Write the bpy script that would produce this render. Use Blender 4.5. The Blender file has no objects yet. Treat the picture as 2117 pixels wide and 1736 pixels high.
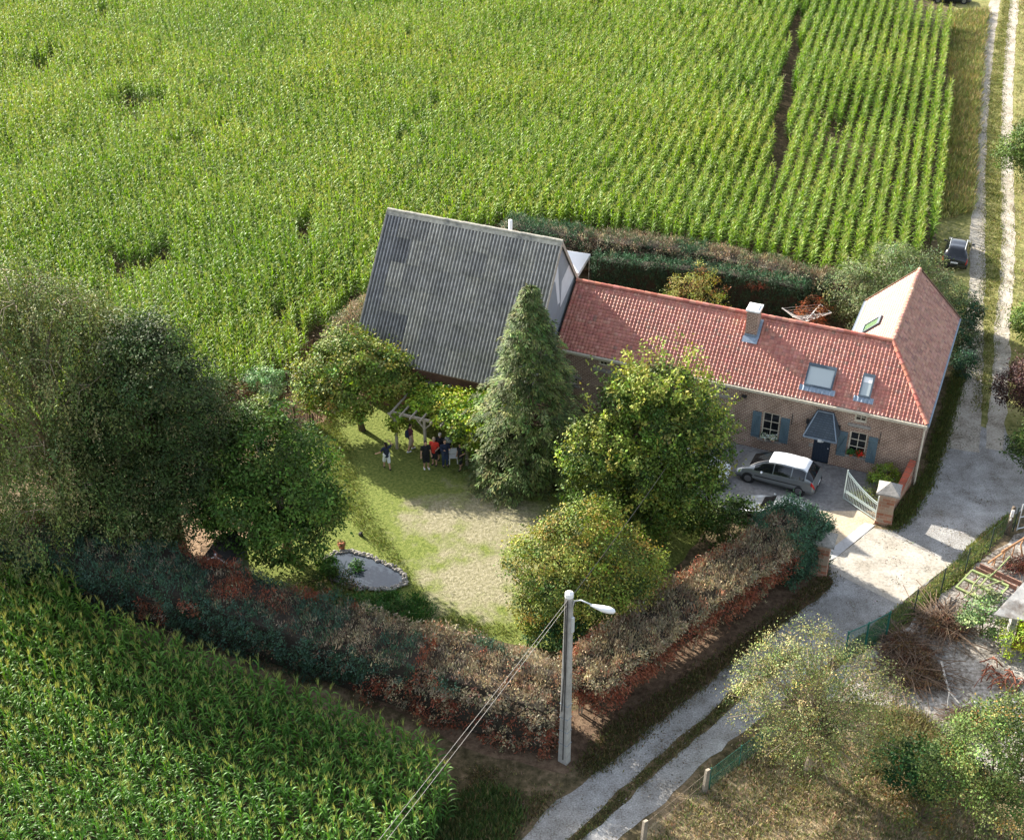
import bpy, math, random
import numpy as np
from mathutils import Vector, noise
R = math.radians
random.seed(7)
rng = np.random.default_rng(11)
scene = bpy.context.scene
COL = scene.collection

# ------------------------------------------------------------ camera, sky, sun, exposure
CAM_H, PITCH, IW, IH, FPX = 47.05, 33.487, 2116.0, 1736.0, 2843.85
cam_data = bpy.data.cameras.new("camera")
cam_data.sensor_width = 36.0
cam_data.lens = FPX / IW * 36.0
cam_data.clip_end = 2000.0
cam = bpy.data.objects.new("camera", cam_data)
cam.location = (0, 0, CAM_H)
cam.rotation_euler = (R(90 - PITCH), 0, 0)
COL.objects.link(cam)
scene.camera = cam

LIGHT = Vector((1.492, -1.470, -1.0)).normalized()      # the way the sunlight travels
SUN_EL = math.asin(-LIGHT.z)
SUN_AZ = math.atan2(-LIGHT.x, -LIGHT.y)                 # clockwise from +Y
world = bpy.data.worlds.new("World")
scene.world = world
world.use_nodes = True
wn = world.node_tree.nodes
sky = wn.new("ShaderNodeTexSky")
sky.sky_type = 'NISHITA'
sky.sun_disc = False
sky.sun_elevation = SUN_EL
sky.sun_rotation = SUN_AZ
wn["Background"].inputs[1].default_value = 0.12
sky.dust_density = 2.0
sat = wn.new("ShaderNodeHueSaturation")                   # a hazy, whitish summer sky
sat.inputs["Saturation"].default_value = 0.55
world.node_tree.links.new(sky.outputs[0], sat.inputs["Color"])
world.node_tree.links.new(sat.outputs[0], wn["Background"].inputs[0])
sun_data = bpy.data.lights.new("sun", 'SUN')
sun_data.energy = 5.0
sun_data.angle = R(0.5)
sun_data.color = (1.0, 0.93, 0.82)
sun = bpy.data.objects.new("sun", sun_data)
sun.rotation_euler = LIGHT.to_track_quat('-Z', 'Y').to_euler()
sun.location = (-40, 60, 60)
COL.objects.link(sun)
scene.view_settings.view_transform = 'Standard'
scene.view_settings.look = 'None'
scene.view_settings.gamma = 1.0
scene.view_settings.exposure = 1.68
scene.cycles.max_bounces = 6
scene.cycles.transparent_max_bounces = 12

# ------------------------------------------------------------ surveying helpers
_th = R(PITCH)
def gp(u, v, z=0.0):
    """the point of the site at height z that the survey picture shows at (u, v)"""
    x = (u - IW / 2) / FPX
    y = -(v - IH / 2) / FPX
    d = Vector((x, math.cos(_th) + y * math.sin(_th), -math.sin(_th) + y * math.cos(_th)))
    t = (z - CAM_H) / d.z
    return Vector((d.x * t, d.y * t, z))
S0 = 2116 / 2381
def zp(ox, oy, k, x, y, z=0.0):
    return gp((ox + x / k) * S0, (oy + y / k) * S0, z)
HC = Vector((23.3, 64.3, 0))                             # south corner of the farmhouse
HA = math.atan2(-0.385, 0.923)
HU = Vector((math.cos(HA), math.sin(HA), 0))
HV = Vector((-math.sin(HA), math.cos(HA), 0))
def hw(u, v, z=0.0):
    p = HC + HU * u + HV * v
    return Vector((p.x, p.y, z))
def height_at(base, v):
    lo, hi = -1.0, 30.0
    for _ in range(50):
        m = (lo + hi) / 2
        y, z = base[1], m - CAM_H
        fw = y * math.cos(_th) - z * math.sin(_th)
        up = y * math.sin(_th) + z * math.cos(_th)
        if IH / 2 - FPX * up / fw > v: lo = m
        else: hi = m
    return lo

# ------------------------------------------------------------ object helpers
def tag(o, label=None, cat=None, group=None, kind=None):
    if label: o["label"] = label
    if cat: o["category"] = cat
    if group: o["group"] = group
    if kind: o["kind"] = kind
    return o
def empty(name, loc, rz=0.0, label=None, cat=None, group=None):
    o = bpy.data.objects.new(name, None)
    o.empty_display_size = 0.2
    o.location = loc
    o.rotation_euler = (0, 0, rz)
    COL.objects.link(o)
    return tag(o, label, cat, group)
def copy_tree(o, parent=None):
    c = o.copy()
    COL.objects.link(c)
    if parent: c.parent = parent
    for ch in list(o.children): copy_tree(ch, c)
    return c

class MB:
    """collects polygons for one mesh"""
    def __init__(s): s.v = []; s.f = []; s.m = []; s.mi = 0
    def add(s, vs, fs):
        b = len(s.v)
        s.v += [tuple(x) for x in vs]
        s.f += [tuple(i + b for i in f) for f in fs]
        s.m += [s.mi] * len(fs)
        return s
    def box(s, a, b):
        x0, y0, z0 = a; x1, y1, z1 = b
        return s.add([(x0,y0,z0),(x1,y0,z0),(x1,y1,z0),(x0,y1,z0),(x0,y0,z1),(x1,y0,z1),(x1,y1,z1),(x0,y1,z1)],
                     [(0,3,2,1),(4,5,6,7),(0,1,5,4),(1,2,6,5),(2,3,7,6),(3,0,4,7)])
    def beam(s, p, q, w, h, up=(0, 0, 1)):
        p = Vector(p); q = Vector(q); d = (q - p).normalized(); up = Vector(up)
        sd = d.cross(up)
        if sd.length < 1e-4: sd = d.cross(Vector((1, 0, 0)))
        sd.normalize(); n = sd.cross(d).normalized()
        vs = []
        for c in (p, q):
            for a, b in ((-1,-1),(1,-1),(1,1),(-1,1)): vs.append(c + sd * (a * w / 2) + n * (b * h / 2))
        return s.add(vs, [(0,3,2,1),(4,5,6,7),(0,1,5,4),(1,2,6,5),(2,3,7,6),(3,0,4,7)])
    def tube(s, pts, rs, n=6, cap=True):
        pts = [Vector(p) for p in pts]
        if not hasattr(rs, '__len__'): rs = [rs] * len(pts)
        vs, fs, prev = [], [], None
        for i, p in enumerate(pts):
            d = (pts[min(i + 1, len(pts) - 1)] - pts[max(i - 1, 0)]).normalized()
            if prev is None:
                a = d.orthogonal().normalized()
            else:
                a = (prev - d * prev.dot(d))
                a = a.normalized() if a.length > 1e-5 else d.orthogonal().normalized()
            prev = a; b = d.cross(a)
            for k in range(n):
                t = 2 * math.pi * k / n
                vs.append(p + (a * math.cos(t) + b * math.sin(t)) * rs[i])
        for i in range(len(pts) - 1):
            for k in range(n):
                k2 = (k + 1) % n
                fs.append((i*n + k, i*n + k2, (i+1)*n + k2, (i+1)*n + k))
        if cap:
            fs.append(tuple(range(n))[::-1]); fs.append(tuple((len(pts)-1)*n + k for k in range(n)))
        return s.add(vs, fs)
    def ball(s, c, r, nu=12, nv=8):
        if not hasattr(r, '__len__'): r = (r, r, r)
        vs = [(c[0], c[1], c[2] - r[2])]; fs = []
        for j in range(1, nv):
            t = -math.pi/2 + math.pi * j / nv
            for i in range(nu):
                p = 2*math.pi*i/nu
                vs.append((c[0] + r[0]*math.cos(t)*math.cos(p), c[1] + r[1]*math.cos(t)*math.sin(p), c[2] + r[2]*math.sin(t)))
        vs.append((c[0], c[1], c[2] + r[2]))
        for i in range(nu):
            i2 = (i+1) % nu
            fs.append((0, 1+i2, 1+i)); fs.append((len(vs)-1, 1+(nv-2)*nu+i, 1+(nv-2)*nu+i2))
            for j in range(nv-2): fs.append((1+j*nu+i, 1+j*nu+i2, 1+(j+1)*nu+i2, 1+(j+1)*nu+i))
        return s.add(vs, fs)
    def capsule(s, p, q, r0, r1, n=10):
        p = Vector(p); q = Vector(q); d = q - p
        if d.length < 1e-5: return s.ball(p, r0)
        d.normalize()
        pts, rs = [], []
        for a in (-90, -60, -30, 0): pts.append(p + d * (r0 * math.sin(R(a)))); rs.append(max(r0 * math.cos(R(a)), 1e-4))
        for a in (0, 30, 60, 90): pts.append(q + d * (r1 * math.sin(R(a)))); rs.append(max(r1 * math.cos(R(a)), 1e-4))
        return s.tube(pts, rs, n)
    def build(s, name, mat, parent=None, smooth=False, bevel=0.0):
        me = bpy.data.meshes.new(name)
        me.from_pydata(s.v, [], s.f)
        for m in (mat if isinstance(mat, (list, tuple)) else [mat]): me.materials.append(m)
        if any(s.m): me.polygons.foreach_set("material_index", s.m)
        if smooth: me.polygons.foreach_set("use_smooth", [True] * len(me.polygons))
        me.update()
        o = bpy.data.objects.new(name, me)
        COL.objects.link(o)
        if parent: o.parent = parent
        if bevel:
            b = o.modifiers.new("bevel", 'BEVEL'); b.width = bevel; b.segments = 2; b.limit_method = 'ANGLE'
        return o

def quads_object(name, V, F, mat, parent=None, tint=None, smooth=False):
    """a big mesh of quads straight from arrays; tint is one colour per vertex"""
    V = np.asarray(V, np.float32); F = np.asarray(F, np.int32)
    me = bpy.data.meshes.new(name)
    me.vertices.add(len(V)); me.vertices.foreach_set("co", V.ravel())
    me.loops.add(F.size); me.loops.foreach_set("vertex_index", F.ravel())
    me.polygons.add(len(F))
    me.polygons.foreach_set("loop_start", np.arange(0, F.size, F.shape[1], dtype=np.int32))
    if tint is not None:
        a = me.attributes.new("tint", 'FLOAT_COLOR', 'POINT')
        c = np.ones((len(V), 4), np.float32); c[:, :3] = np.clip(tint, 0, 1)
        a.data.foreach_set("color", c.ravel())
    for m in (mat if isinstance(mat, (list, tuple)) else [mat]): me.materials.append(m)
    me.update(calc_edges=True)
    if smooth: me.polygons.foreach_set("use_smooth", np.ones(len(F), bool))
    o = bpy.data.objects.new(name, me)
    COL.objects.link(o)
    if parent: o.parent = parent
    return o

# ------------------------------------------------------------ materials
def new_mat(name):
    m = bpy.data.materials.new(name); m.use_nodes = True
    nt = m.node_tree
    return m, nt.nodes, nt.links, nt.nodes["Principled BSDF"]
def ramp(n, l, src, stops):
    r = n.new("ShaderNodeValToRGB")
    el = r.color_ramp.elements
    while len(el) < len(stops): el.new(0.5)
    for e, (p, c) in zip(el, stops):
        e.position = p; e.color = (*c, 1)
    l.new(src, r.inputs[0])
    return r.outputs[0]
def nz(n, l, scale, detail=6, rough=0.6, vec=None, dist=0.0):
    t = n.new("ShaderNodeTexNoise")
    t.inputs["Scale"].default_value = scale; t.inputs["Detail"].default_value = detail
    t.inputs["Roughness"].default_value = rough; t.inputs["Distortion"].default_value = dist
    if vec: l.new(vec, t.inputs["Vector"])
    return t.outputs["Fac"]
def mixc(n, l, fac, a, b, mode='MIX'):
    m = n.new("ShaderNodeMix"); m.data_type = 'RGBA'; m.blend_type = mode
    for k, v in ((0, fac), (6, a), (7, b)):
        if hasattr(v, 'is_linked') or hasattr(v, 'links'): l.new(v, m.inputs[k])
        elif hasattr(v, '__len__'): m.inputs[k].default_value = (*v, 1)
        else: m.inputs[k].default_value = v
    return m.outputs[2]
def mth(n, l, op, a, b=None):
    m = n.new("ShaderNodeMath"); m.operation = op
    for k, v in ((0, a), (1, b)):
        if v is None: continue
        if hasattr(v, 'links'): l.new(v, m.inputs[k])
        else: m.inputs[k].default_value = v
    return m.outputs[0]
def bump(n, l, p, h, strength, dist=0.05):
    b = n.new("ShaderNodeBump"); b.inputs["Strength"].default_value = strength; b.inputs["Distance"].default_value = dist
    l.new(h, b.inputs["Height"]); l.new(b.outputs[0], p.inputs["Normal"])
def obj_co(n): return n.new("ShaderNodeTexCoord").outputs["Object"]

def paint(name, col, rough=0.5, metal=0.0, var=0.12, scale=6.0, coat=0.0, dirt=None):
    m, n, l, p = new_mat(name)
    co = obj_co(n)
    f = nz(n, l, scale, 6, 0.65, co)
    d = tuple(c * (1 - var) for c in col); b = tuple(min(1, c * (1 + var)) for c in col)
    c = ramp(n, l, f, [(0.3, d), (0.7, b)])
    if dirt:
        g = ramp(n, l, nz(n, l, scale * 0.35, 8, 0.7, co), [(0.5, (0, 0, 0)), (0.68, (1, 1, 1))])
        c = mixc(n, l, g, c, dirt)
    l.new(c, p.inputs["Base Color"])
    p.inputs["Roughness"].default_value = rough; p.inputs["Metallic"].default_value = metal
    p.inputs["Coat Weight"].default_value = coat
    return m
def earth(name, stops, s1, s2, rough=0.95, bs=0.6, bd=0.05, s3=0.25, big=None):
    m, n, l, p = new_mat(name)
    co = obj_co(n)
    a = nz(n, l, s1, 8, 0.7, co); b = nz(n, l, s2, 4, 0.6, co)
    f = mth(n, l, 'ADD', mth(n, l, 'MULTIPLY', a, 0.95), mth(n, l, 'MULTIPLY', b, 0.6)); f = mth(n, l, 'SUBTRACT', f, 0.275)
    c = ramp(n, l, f, stops)
    if big:
        g = ramp(n, l, nz(n, l, s3, 6, 0.65, co), [(0.42, (0, 0, 0)), (0.62, (1, 1, 1))])
        c = mixc(n, l, g, c, big, 'MULTIPLY')
    l.new(c, p.inputs["Base Color"]); p.inputs["Roughness"].default_value = rough
    p.inputs["Specular IOR Level"].default_value = 0.15
    bump(n, l, p, a, bs, bd)
    return m
def leaf_mat(name, transl=0.3, rough=0.5, rand=0.0, spec=0.35):
    m, n, l, p = new_mat(name)
    at = n.new("ShaderNodeAttribute"); at.attribute_name = "tint"
    c = at.outputs["Color"]
    if rand:
        oi = n.new("ShaderNodeObjectInfo")
        v = ramp(n, l, oi.outputs["Random"], [(0.0, (1 - rand, 1 - rand * .8, 1 - rand)), (0.5, (1, 1, 1)), (1.0, (1 + rand, 1 + rand * .6, 1))])
        c = mixc(n, l, 1.0, c, v, 'MULTIPLY')
        ge = n.new("ShaderNodeNewGeometry")
        pt = ramp(n, l, nz(n, l, .05, 4, .6, ge.outputs["Position"]), [(0.32, (.74, .84, .72)), (0.5, (1, 1, 1)), (0.68, (1.16, 1.06, .95))])
        c = mixc(n, l, 1.0, c, pt, 'MULTIPLY')
    l.new(c, p.inputs["Base Color"]); p.inputs["Roughness"].default_value = rough
    p.inputs["Specular IOR Level"].default_value = spec
    if transl:
        t = n.new("ShaderNodeBsdfTranslucent")
        g = n.new("ShaderNodeHueSaturation"); g.inputs["Saturation"].default_value = 1.15; g.inputs["Value"].default_value = 1.2
        l.new(c, g.inputs["Color"]); l.new(g.outputs[0], t.inputs[0])
        mx = n.new("ShaderNodeMixShader"); mx.inputs[0].default_value = transl
        l.new(p.outputs[0], mx.inputs[1]); l.new(t.outputs[0], mx.inputs[2])
        l.new(mx.outputs[0], n["Material Output"].inputs[0])
    return m
def brick_mat(name, c1, c2, mortar, w=0.23, h=0.075, stain=(0.6, 0.55, 0.5)):
    m, n, l, p = new_mat(name)
    co = obj_co(n)
    sp = n.new("ShaderNodeSeparateXYZ"); l.new(co, sp.inputs[0])
    cb = n.new("ShaderNodeCombineXYZ")
    l.new(mth(n, l, 'ADD', sp.outputs[0], sp.outputs[1]), cb.inputs[0]); l.new(sp.outputs[2], cb.inputs[1])
    b = n.new("ShaderNodeTexBrick")
    b.inputs["Scale"].default_value = 1.0
    b.inputs["Brick Width"].default_value = w; b.inputs["Row Height"].default_value = h
    b.inputs["Mortar Size"].default_value = 0.014; b.inputs["Mortar Smooth"].default_value = 0.2; b.inputs["Bias"].default_value = -0.1
    b.inputs["Color1"].default_value = (*c1, 1); b.inputs["Color2"].default_value = (*c2, 1); b.inputs["Mortar"].default_value = (*mortar, 1)
    l.new(cb.outputs[0], b.inputs["Vector"])
    g = nz(n, l, 0.9, 8, 0.7, co)
    c = mixc(n, l, 1.0, b.outputs["Color"], ramp(n, l, g, [(0.35, stain), (0.65, (1.1, 1.05, 1.0))]), 'MULTIPLY')
    l.new(c, p.inputs["Base Color"]); p.inputs["Roughness"].default_value = 0.9
    bump(n, l, p, b.outputs["Fac"], -0.4, 0.02)
    return m
def tint_mat(name, rough=0.75, sc=9.0, spot=None, spotcut=(0.6, 0.7), amt=0.35, spec=0.3):
    m, n, l, p = new_mat(name)
    at = n.new("ShaderNodeAttribute"); at.attribute_name = "tint"
    co = obj_co(n)
    c = mixc(n, l, 1.0, at.outputs["Color"], ramp(n, l, nz(n, l, sc, 8, 0.7, co), [(0.3, (1 - amt,) * 3), (0.7, (1 + amt * .5,) * 3)]), 'MULTIPLY')
    if spot:
        k = ramp(n, l, nz(n, l, sc * 2.3, 8, 0.75, co), [(spotcut[0], (0, 0, 0)), (spotcut[1], (1, 1, 1))])
        c = mixc(n, l, k, c, spot)
    l.new(c, p.inputs["Base Color"]); p.inputs["Roughness"].default_value = rough
    p.inputs["Specular IOR Level"].default_value = spec
    return m
def glass_mat(name, col, rough=0.06):
    m, n, l, p = new_mat(name)
    p.inputs["Base Color"].default_value = (*col, 1); p.inputs["Roughness"].default_value = rough
    p.inputs["Specular IOR Level"].default_value = 0.7
    return m

M = {}
M['leaf'] = leaf_mat("leaf_surface", 0.16, 0.62, spec=0.2)
M['needle'] = leaf_mat("needle_surface", 0.12, 0.65, spec=0.2)
M['dry'] = leaf_mat("dry_twig_surface", 0.1, 0.8, spec=0.1)
M['corn'] = leaf_mat("corn_leaf_surface", 0.32, 0.5, rand=0.22, spec=0.28)
M['bark'] = paint("bark", (0.10, 0.075, 0.05), 0.9, var=0.4, scale=9)
M['pale_bark'] = paint("pale_bark", (0.42, 0.40, 0.36), 0.85, var=0.35, scale=7, dirt=(0.08, 0.07, 0.06))
M['twig'] = paint("dry_wood", (0.30, 0.24, 0.17), 0.9, var=0.35, scale=8)
M['brush'] = paint('dead_brown_twigs', (0.15, 0.10, 0.065), 0.95, var=.4, scale=6)
M['old_post'] = paint('old_fence_post', (0.19, 0.165, 0.13), 0.95, var=.35, scale=6)
M['core'] = paint("hedge_inner_twigs", (0.035, 0.028, 0.018), 1.0, var=0.5, scale=12)
M['brick'] = brick_mat("farm_brick", (0.20, 0.105, 0.075), (0.31, 0.19, 0.135), (0.60, 0.54, 0.46), 0.24, 0.095)
M['barn_brick'] = brick_mat("barn_brick", (0.20, 0.075, 0.045), (0.27, 0.12, 0.07), (0.25, 0.19, 0.14))
M['tile'] = tint_mat("clay_tile", 0.5, 5.0, amt=0.22, spec=0.45)
M['sheet'] = tint_mat("fibre_cement_sheet", 0.85, 3.0, spot=(0.42, 0.40, 0.36), spotcut=(0.66, 0.74), amt=0.45, spec=0.2)
M['cream'] = paint("cream_paint", (0.62, 0.56, 0.44), 0.6, var=0.1, dirt=(0.40, 0.36, 0.28))
M['white'] = paint("white_paint", (0.80, 0.80, 0.78), 0.5, var=0.05)
M['stone'] = paint("grey_stone", (0.30, 0.28, 0.25), 0.9, var=0.25, scale=8, dirt=(0.16, 0.15, 0.13))
M['blue'] = paint("blue_grey_paint", (0.10, 0.155, 0.185), 0.6, var=0.12, scale=9)
M['dark_blue'] = paint("dark_blue_door_paint", (0.022, 0.035, 0.055), 0.5, var=0.15)
M['slate'] = brick_mat("blue_slate", (0.05, 0.07, 0.09), (0.065, 0.09, 0.115), (0.03, 0.04, 0.05), 0.22, 0.11, (0.8, 0.8, 0.85))
M['zinc'] = paint("zinc_sheet", (0.20, 0.25, 0.30), 0.5, 0.3, var=0.15)
M['lead'] = paint("lead_apron", (0.24, 0.30, 0.37), 0.5, 0.2, var=0.25, scale=9)
M['glass'] = glass_mat("dark_window_glass", (0.012, 0.014, 0.016))
M['sky_glass'] = glass_mat("skylight_blind_glass", (0.42, 0.47, 0.47), 0.15)
M['green_reflection'] = glass_mat("skylight_green_reflection", (0.10, 0.16, 0.09), 0.1)  # green reflection painted into the pane colour
M['frame_grey'] = paint("skylight_frame_grey", (0.06, 0.085, 0.11), 0.5, var=0.1)
M['cladding'] = paint("weathered_white_render", (0.24, 0.255, 0.27), 0.9, var=0.16, scale=1.6, dirt=(0.22, 0.24, 0.27))
M['cladding_white'] = paint("fresh_white_render", (0.60, 0.60, 0.61), 0.9, var=0.08, scale=2)
M['chrome_green'] = paint("pale_galvanised_gate", (0.46, 0.54, 0.52), 0.45, 0.2, var=0.12)
M['pvc'] = paint("tent_cloth", (0.80, 0.80, 0.79), 0.7, var=0.03)
M['black_metal'] = paint("dark_green_post", (0.02, 0.04, 0.03), 0.6, var=0.2)
M['fence_green'] = paint("green_post", (0.015, 0.12, 0.09), 0.45, var=0.15)
M['wood_grey'] = paint("weathered_wood", (0.36, 0.31, 0.25), 0.9, var=0.25, scale=7)
M['wood_brown'] = paint("brown_palings", (0.17, 0.11, 0.07), 0.9, var=0.35, scale=6)
M['concrete'] = paint("pole_concrete", (0.36, 0.345, 0.315), 0.9, var=0.22, scale=3, dirt=(0.22, 0.21, 0.19))
M['alu'] = paint("grey_aluminium", (0.60, 0.62, 0.63), 0.45, 0.3, var=0.06)
M['cable'] = paint("cable_sheath", (0.17, 0.16, 0.145), 0.6, var=0.1)
M['black_cable'] = paint("black_cable_sheath", (0.03, 0.03, 0.03), 0.6, var=0.1)
M['rubber'] = paint("tyre_rubber", (0.015, 0.015, 0.015), 0.85, var=0.2)
M['rim'] = paint("wheel_rim", (0.22, 0.22, 0.23), 0.4, 0.6, var=0.1)
M['car_grey'] = paint("grey_car_paint", (0.25, 0.27, 0.275), 0.28, 0.45, var=0.03, coat=0.6)
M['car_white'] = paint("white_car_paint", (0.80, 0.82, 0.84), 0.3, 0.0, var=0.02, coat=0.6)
M['car_black'] = paint("black_car_paint", (0.012, 0.014, 0.018), 0.22, 0.1, var=0.05, coat=0.8)
M['car_dark'] = paint("dark_grey_car_paint", (0.03, 0.035, 0.04), 0.3, 0.3, var=0.05, coat=0.6)
M['car_silver'] = paint("silver_car_paint", (0.42, 0.45, 0.46), 0.3, 0.5, var=0.03, coat=0.6)
M['car_glass'] = glass_mat("car_glass", (0.010, 0.012, 0.014), 0.04)
M['red_lens'] = paint("red_tail_lens", (0.45, 0.015, 0.015), 0.2, var=0.05)
M['clear_lens'] = paint("clear_lamp_lens", (0.75, 0.75, 0.75), 0.15, var=0.03)
M['trim_black'] = paint("black_plastic", (0.02, 0.02, 0.022), 0.6, var=0.1)
M['terracotta'] = paint("terracotta", (0.42, 0.15, 0.08), 0.85, var=0.2)
M['coping'] = brick_mat("red_coping_tiles", (0.42, 0.10, 0.055), (0.36, 0.09, 0.05), (0.24, 0.10, 0.07), 0.22, 0.16)
M['pillar_brick'] = brick_mat("pillar_banded_brick", (0.36, 0.15, 0.09), (0.42, 0.36, 0.28), (0.42, 0.37, 0.30), 0.45, 0.20)
M['skin'] = paint("skin", (0.50, 0.29, 0.20), 0.6, var=0.06)
M['eye'] = paint("eye_dark", (0.02, 0.015, 0.01), 0.3)
M['lip'] = paint("lips", (0.36, 0.13, 0.11), 0.6)
def cloth(n_, c): return paint("cloth_" + n_, c, 0.9, var=0.14, scale=20)
M['navy'] = cloth("navy", (0.015, 0.022, 0.05)); M['c_white'] = cloth("white", (0.72, 0.74, 0.80)); M['maroon'] = cloth("maroon", (0.10, 0.025, 0.035))
M['beige'] = cloth("beige", (0.40, 0.31, 0.23)); M['c_black'] = cloth("black", (0.010, 0.010, 0.012)); M['c_red'] = cloth("red", (0.55, 0.035, 0.02))
M['jeans'] = cloth("jeans", (0.025, 0.04, 0.085)); M['shoe'] = cloth("shoe_white", (0.78, 0.78, 0.76)); M['shoe_dark'] = cloth("shoe_dark", (0.03, 0.025, 0.02))
M['hair_dark'] = cloth("hair_dark", (0.02, 0.012, 0.008)); M['hair_fair'] = cloth("hair_fair", (0.40, 0.30, 0.20)); M['cap'] = cloth("cap_pale", (0.55, 0.50, 0.45))
M['implement_green'] = paint("faded_green_paint", (0.26, 0.32, 0.12), 0.7, var=0.3, scale=7, dirt=(0.20, 0.12, 0.07))
M['implement_orange'] = paint("faded_orange_paint", (0.50, 0.26, 0.12), 0.75, var=0.25, scale=7, dirt=(0.24, 0.13, 0.08))
M['rust'] = paint("rusty_steel", (0.22, 0.075, 0.04), 0.9, var=0.4, scale=9)
M['red_brick_old'] = brick_mat("outbuilding_brick", (0.30, 0.08, 0.05), (0.24, 0.07, 0.05), (0.22, 0.15, 0.12))
# ground materials
M['soil'] = earth("field_soil", [(0.3, (0.05, 0.035, 0.02)), (0.7, (0.12, 0.085, 0.05))], 3.0, 0.5)
M['ground'] = earth("rough_ground", [(0.34, (0.045, 0.038, 0.018)), (0.48, (0.10, 0.08, 0.042)), (0.58, (0.17, 0.125, 0.075)), (0.7, (0.24, 0.18, 0.11))], 2.2, 0.35, bs=0.9, bd=0.12)
M['gravel'] = earth("road_gravel", [(0.36, (0.17, 0.155, 0.13)), (0.44, (0.27, 0.26, 0.245)), (0.54, (0.33, 0.325, 0.31)), (0.66, (0.46, 0.45, 0.43))], 13.0, 0.9, bs=0.9, bd=0.05, s3=0.35, big=(0.80, 0.79, 0.77))
M['pale_gravel'] = earth("pale_track", [(0.36, (0.18, 0.155, 0.115)), (0.46, (0.32, 0.285, 0.23)), (0.62, (0.46, 0.42, 0.35))], 8.0, 0.8, bs=0.6, bd=0.04)
M['pad'] = earth("driveway_concrete", [(0.34, (0.25, 0.23, 0.195)), (0.46, (0.36, 0.335, 0.29)), (0.66, (0.45, 0.42, 0.37))], 7.0, 0.8, bs=0.5, bd=0.03, s3=0.6, big=(0.84, 0.82, 0.78))
M['yard'] = earth("yard_paving", [(0.35, (0.15, 0.145, 0.14)), (0.65, (0.27, 0.265, 0.26))], 5.0, 0.5, bs=0.3, bd=0.02)
M['beige_gravel'] = earth("beige_gravel", [(0.35, (0.36, 0.29, 0.20)), (0.65, (0.55, 0.46, 0.34))], 9.0, 0.8, bs=0.5, bd=0.03)
M['threshold'] = earth("threshold_stone", [(0.35, (0.34, 0.34, 0.34)), (0.65, (0.46, 0.46, 0.46))], 4.0, 0.6, bs=0.2, bd=0.02)
M['dirt'] = earth("bare_earth", [(0.35, (0.20, 0.13, 0.08)), (0.65, (0.36, 0.25, 0.16))], 4.0, 0.6, bs=0.9, bd=0.1)
M['ash_ground'] = earth("stony_yard_ground", [(0.34, (0.08, 0.065, 0.05)), (0.44, (0.21, 0.185, 0.155)), (0.55, (0.34, 0.315, 0.28)), (0.66, (0.50, 0.47, 0.43))], 5.5, 0.7, bs=0.9, bd=0.08)
M['orchard'] = earth('orchard_floor', [(0.34, (0.11, 0.085, 0.045)), (0.48, (0.24, 0.19, 0.11)), (0.6, (0.36, 0.285, 0.18))], 3.5, 0.4, bs=0.9, bd=0.1)
M['hedge_soil'] = earth('hedge_soil', [(0.34, (0.06, 0.04, 0.025)), (0.5, (0.13, 0.085, 0.055)), (0.66, (0.20, 0.14, 0.09))], 3.0, 0.5, bs=0.9, bd=0.1)
M['verge'] = earth("mown_verge", [(0.34, (0.10, 0.11, 0.03)), (0.5, (0.20, 0.195, 0.065)), (0.66, (0.32, 0.285, 0.13))], 3.0, 0.4, bs=0.8, bd=0.08)
def lawn_mat():
    m, n, l, p = new_mat("lawn_grass")
    co = obj_co(n)
    fine = nz(n, l, 5.5, 8, 0.75, co); mid = nz(n, l, 0.9, 5, 0.6, co)
    green = ramp(n, l, fine, [(0.34, (0.07, 0.10, 0.02)), (0.5, (0.155, 0.19, 0.045)), (0.66, (0.25, 0.265, 0.08))])
    dry = ramp(n, l, fine, [(0.34, (0.15, 0.14, 0.07)), (0.5, (0.29, 0.26, 0.17)), (0.66, (0.42, 0.38, 0.28))])
    dists = None
    for c, r in ((gp(1010, 1070), 4.0), (gp(980, 1200), 3.7), (gp(905, 1070), 2.6)):
        vd = n.new("ShaderNodeVectorMath"); vd.operation = 'DISTANCE'
        l.new(co, vd.inputs[0]); vd.inputs[1].default_value = c
        k = mth(n, l, 'DIVIDE', vd.outputs["Value"], r)
        dists = k if dists is None else mth(n, l, 'MINIMUM', dists, k)
    w = mth(n, l, 'ADD', dists, mth(n, l, 'MULTIPLY', mth(n, l, 'SUBTRACT', mid, 0.5), 2.2))
    w = mth(n, l, 'ADD', w, mth(n, l, 'MULTIPLY', mth(n, l, 'SUBTRACT', fine, 0.5), 0.9))
    k = ramp(n, l, w, [(0.45, (0.9, 0.9, 0.9)), (1.0, (0, 0, 0))])
    l.new(mixc(n, l, k, green, dry), p.inputs["Base Color"])
    p.inputs["Roughness"].default_value = 0.95; p.inputs["Specular IOR Level"].default_value = 0.1
    bump(n, l, p, fine, 1.0, 0.14)
    return m
M['lawn'] = lawn_mat()
def water_mat():
    m, n, l, p = new_mat("pond_surface")
    p.inputs["Base Color"].default_value = (0.03, 0.04, 0.05, 1); p.inputs["Roughness"].default_value = 0.03
    p.inputs["Specular IOR Level"].default_value = 1.0
    bump(n, l, p, nz(n, l, 2.0, 2, 0.5, obj_co(n)), 0.03, 0.02)
    return m
M['water'] = water_mat()
def mesh_wire(name, col, a):
    m, n, l, p = new_mat(name)
    p.inputs["Base Color"].default_value = (*col, 1); p.inputs["Roughness"].default_value = 0.6
    t = n.new("ShaderNodeBsdfTransparent"); mx = n.new("ShaderNodeMixShader"); mx.inputs[0].default_value = a
    l.new(t.outputs[0], mx.inputs[1]); l.new(p.outputs[0], mx.inputs[2]); l.new(mx.outputs[0], n["Material Output"].inputs[0])
    return m
M['wire_green'] = mesh_wire("green_wire_netting", (0.02, 0.13, 0.09), 0.45)
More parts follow.
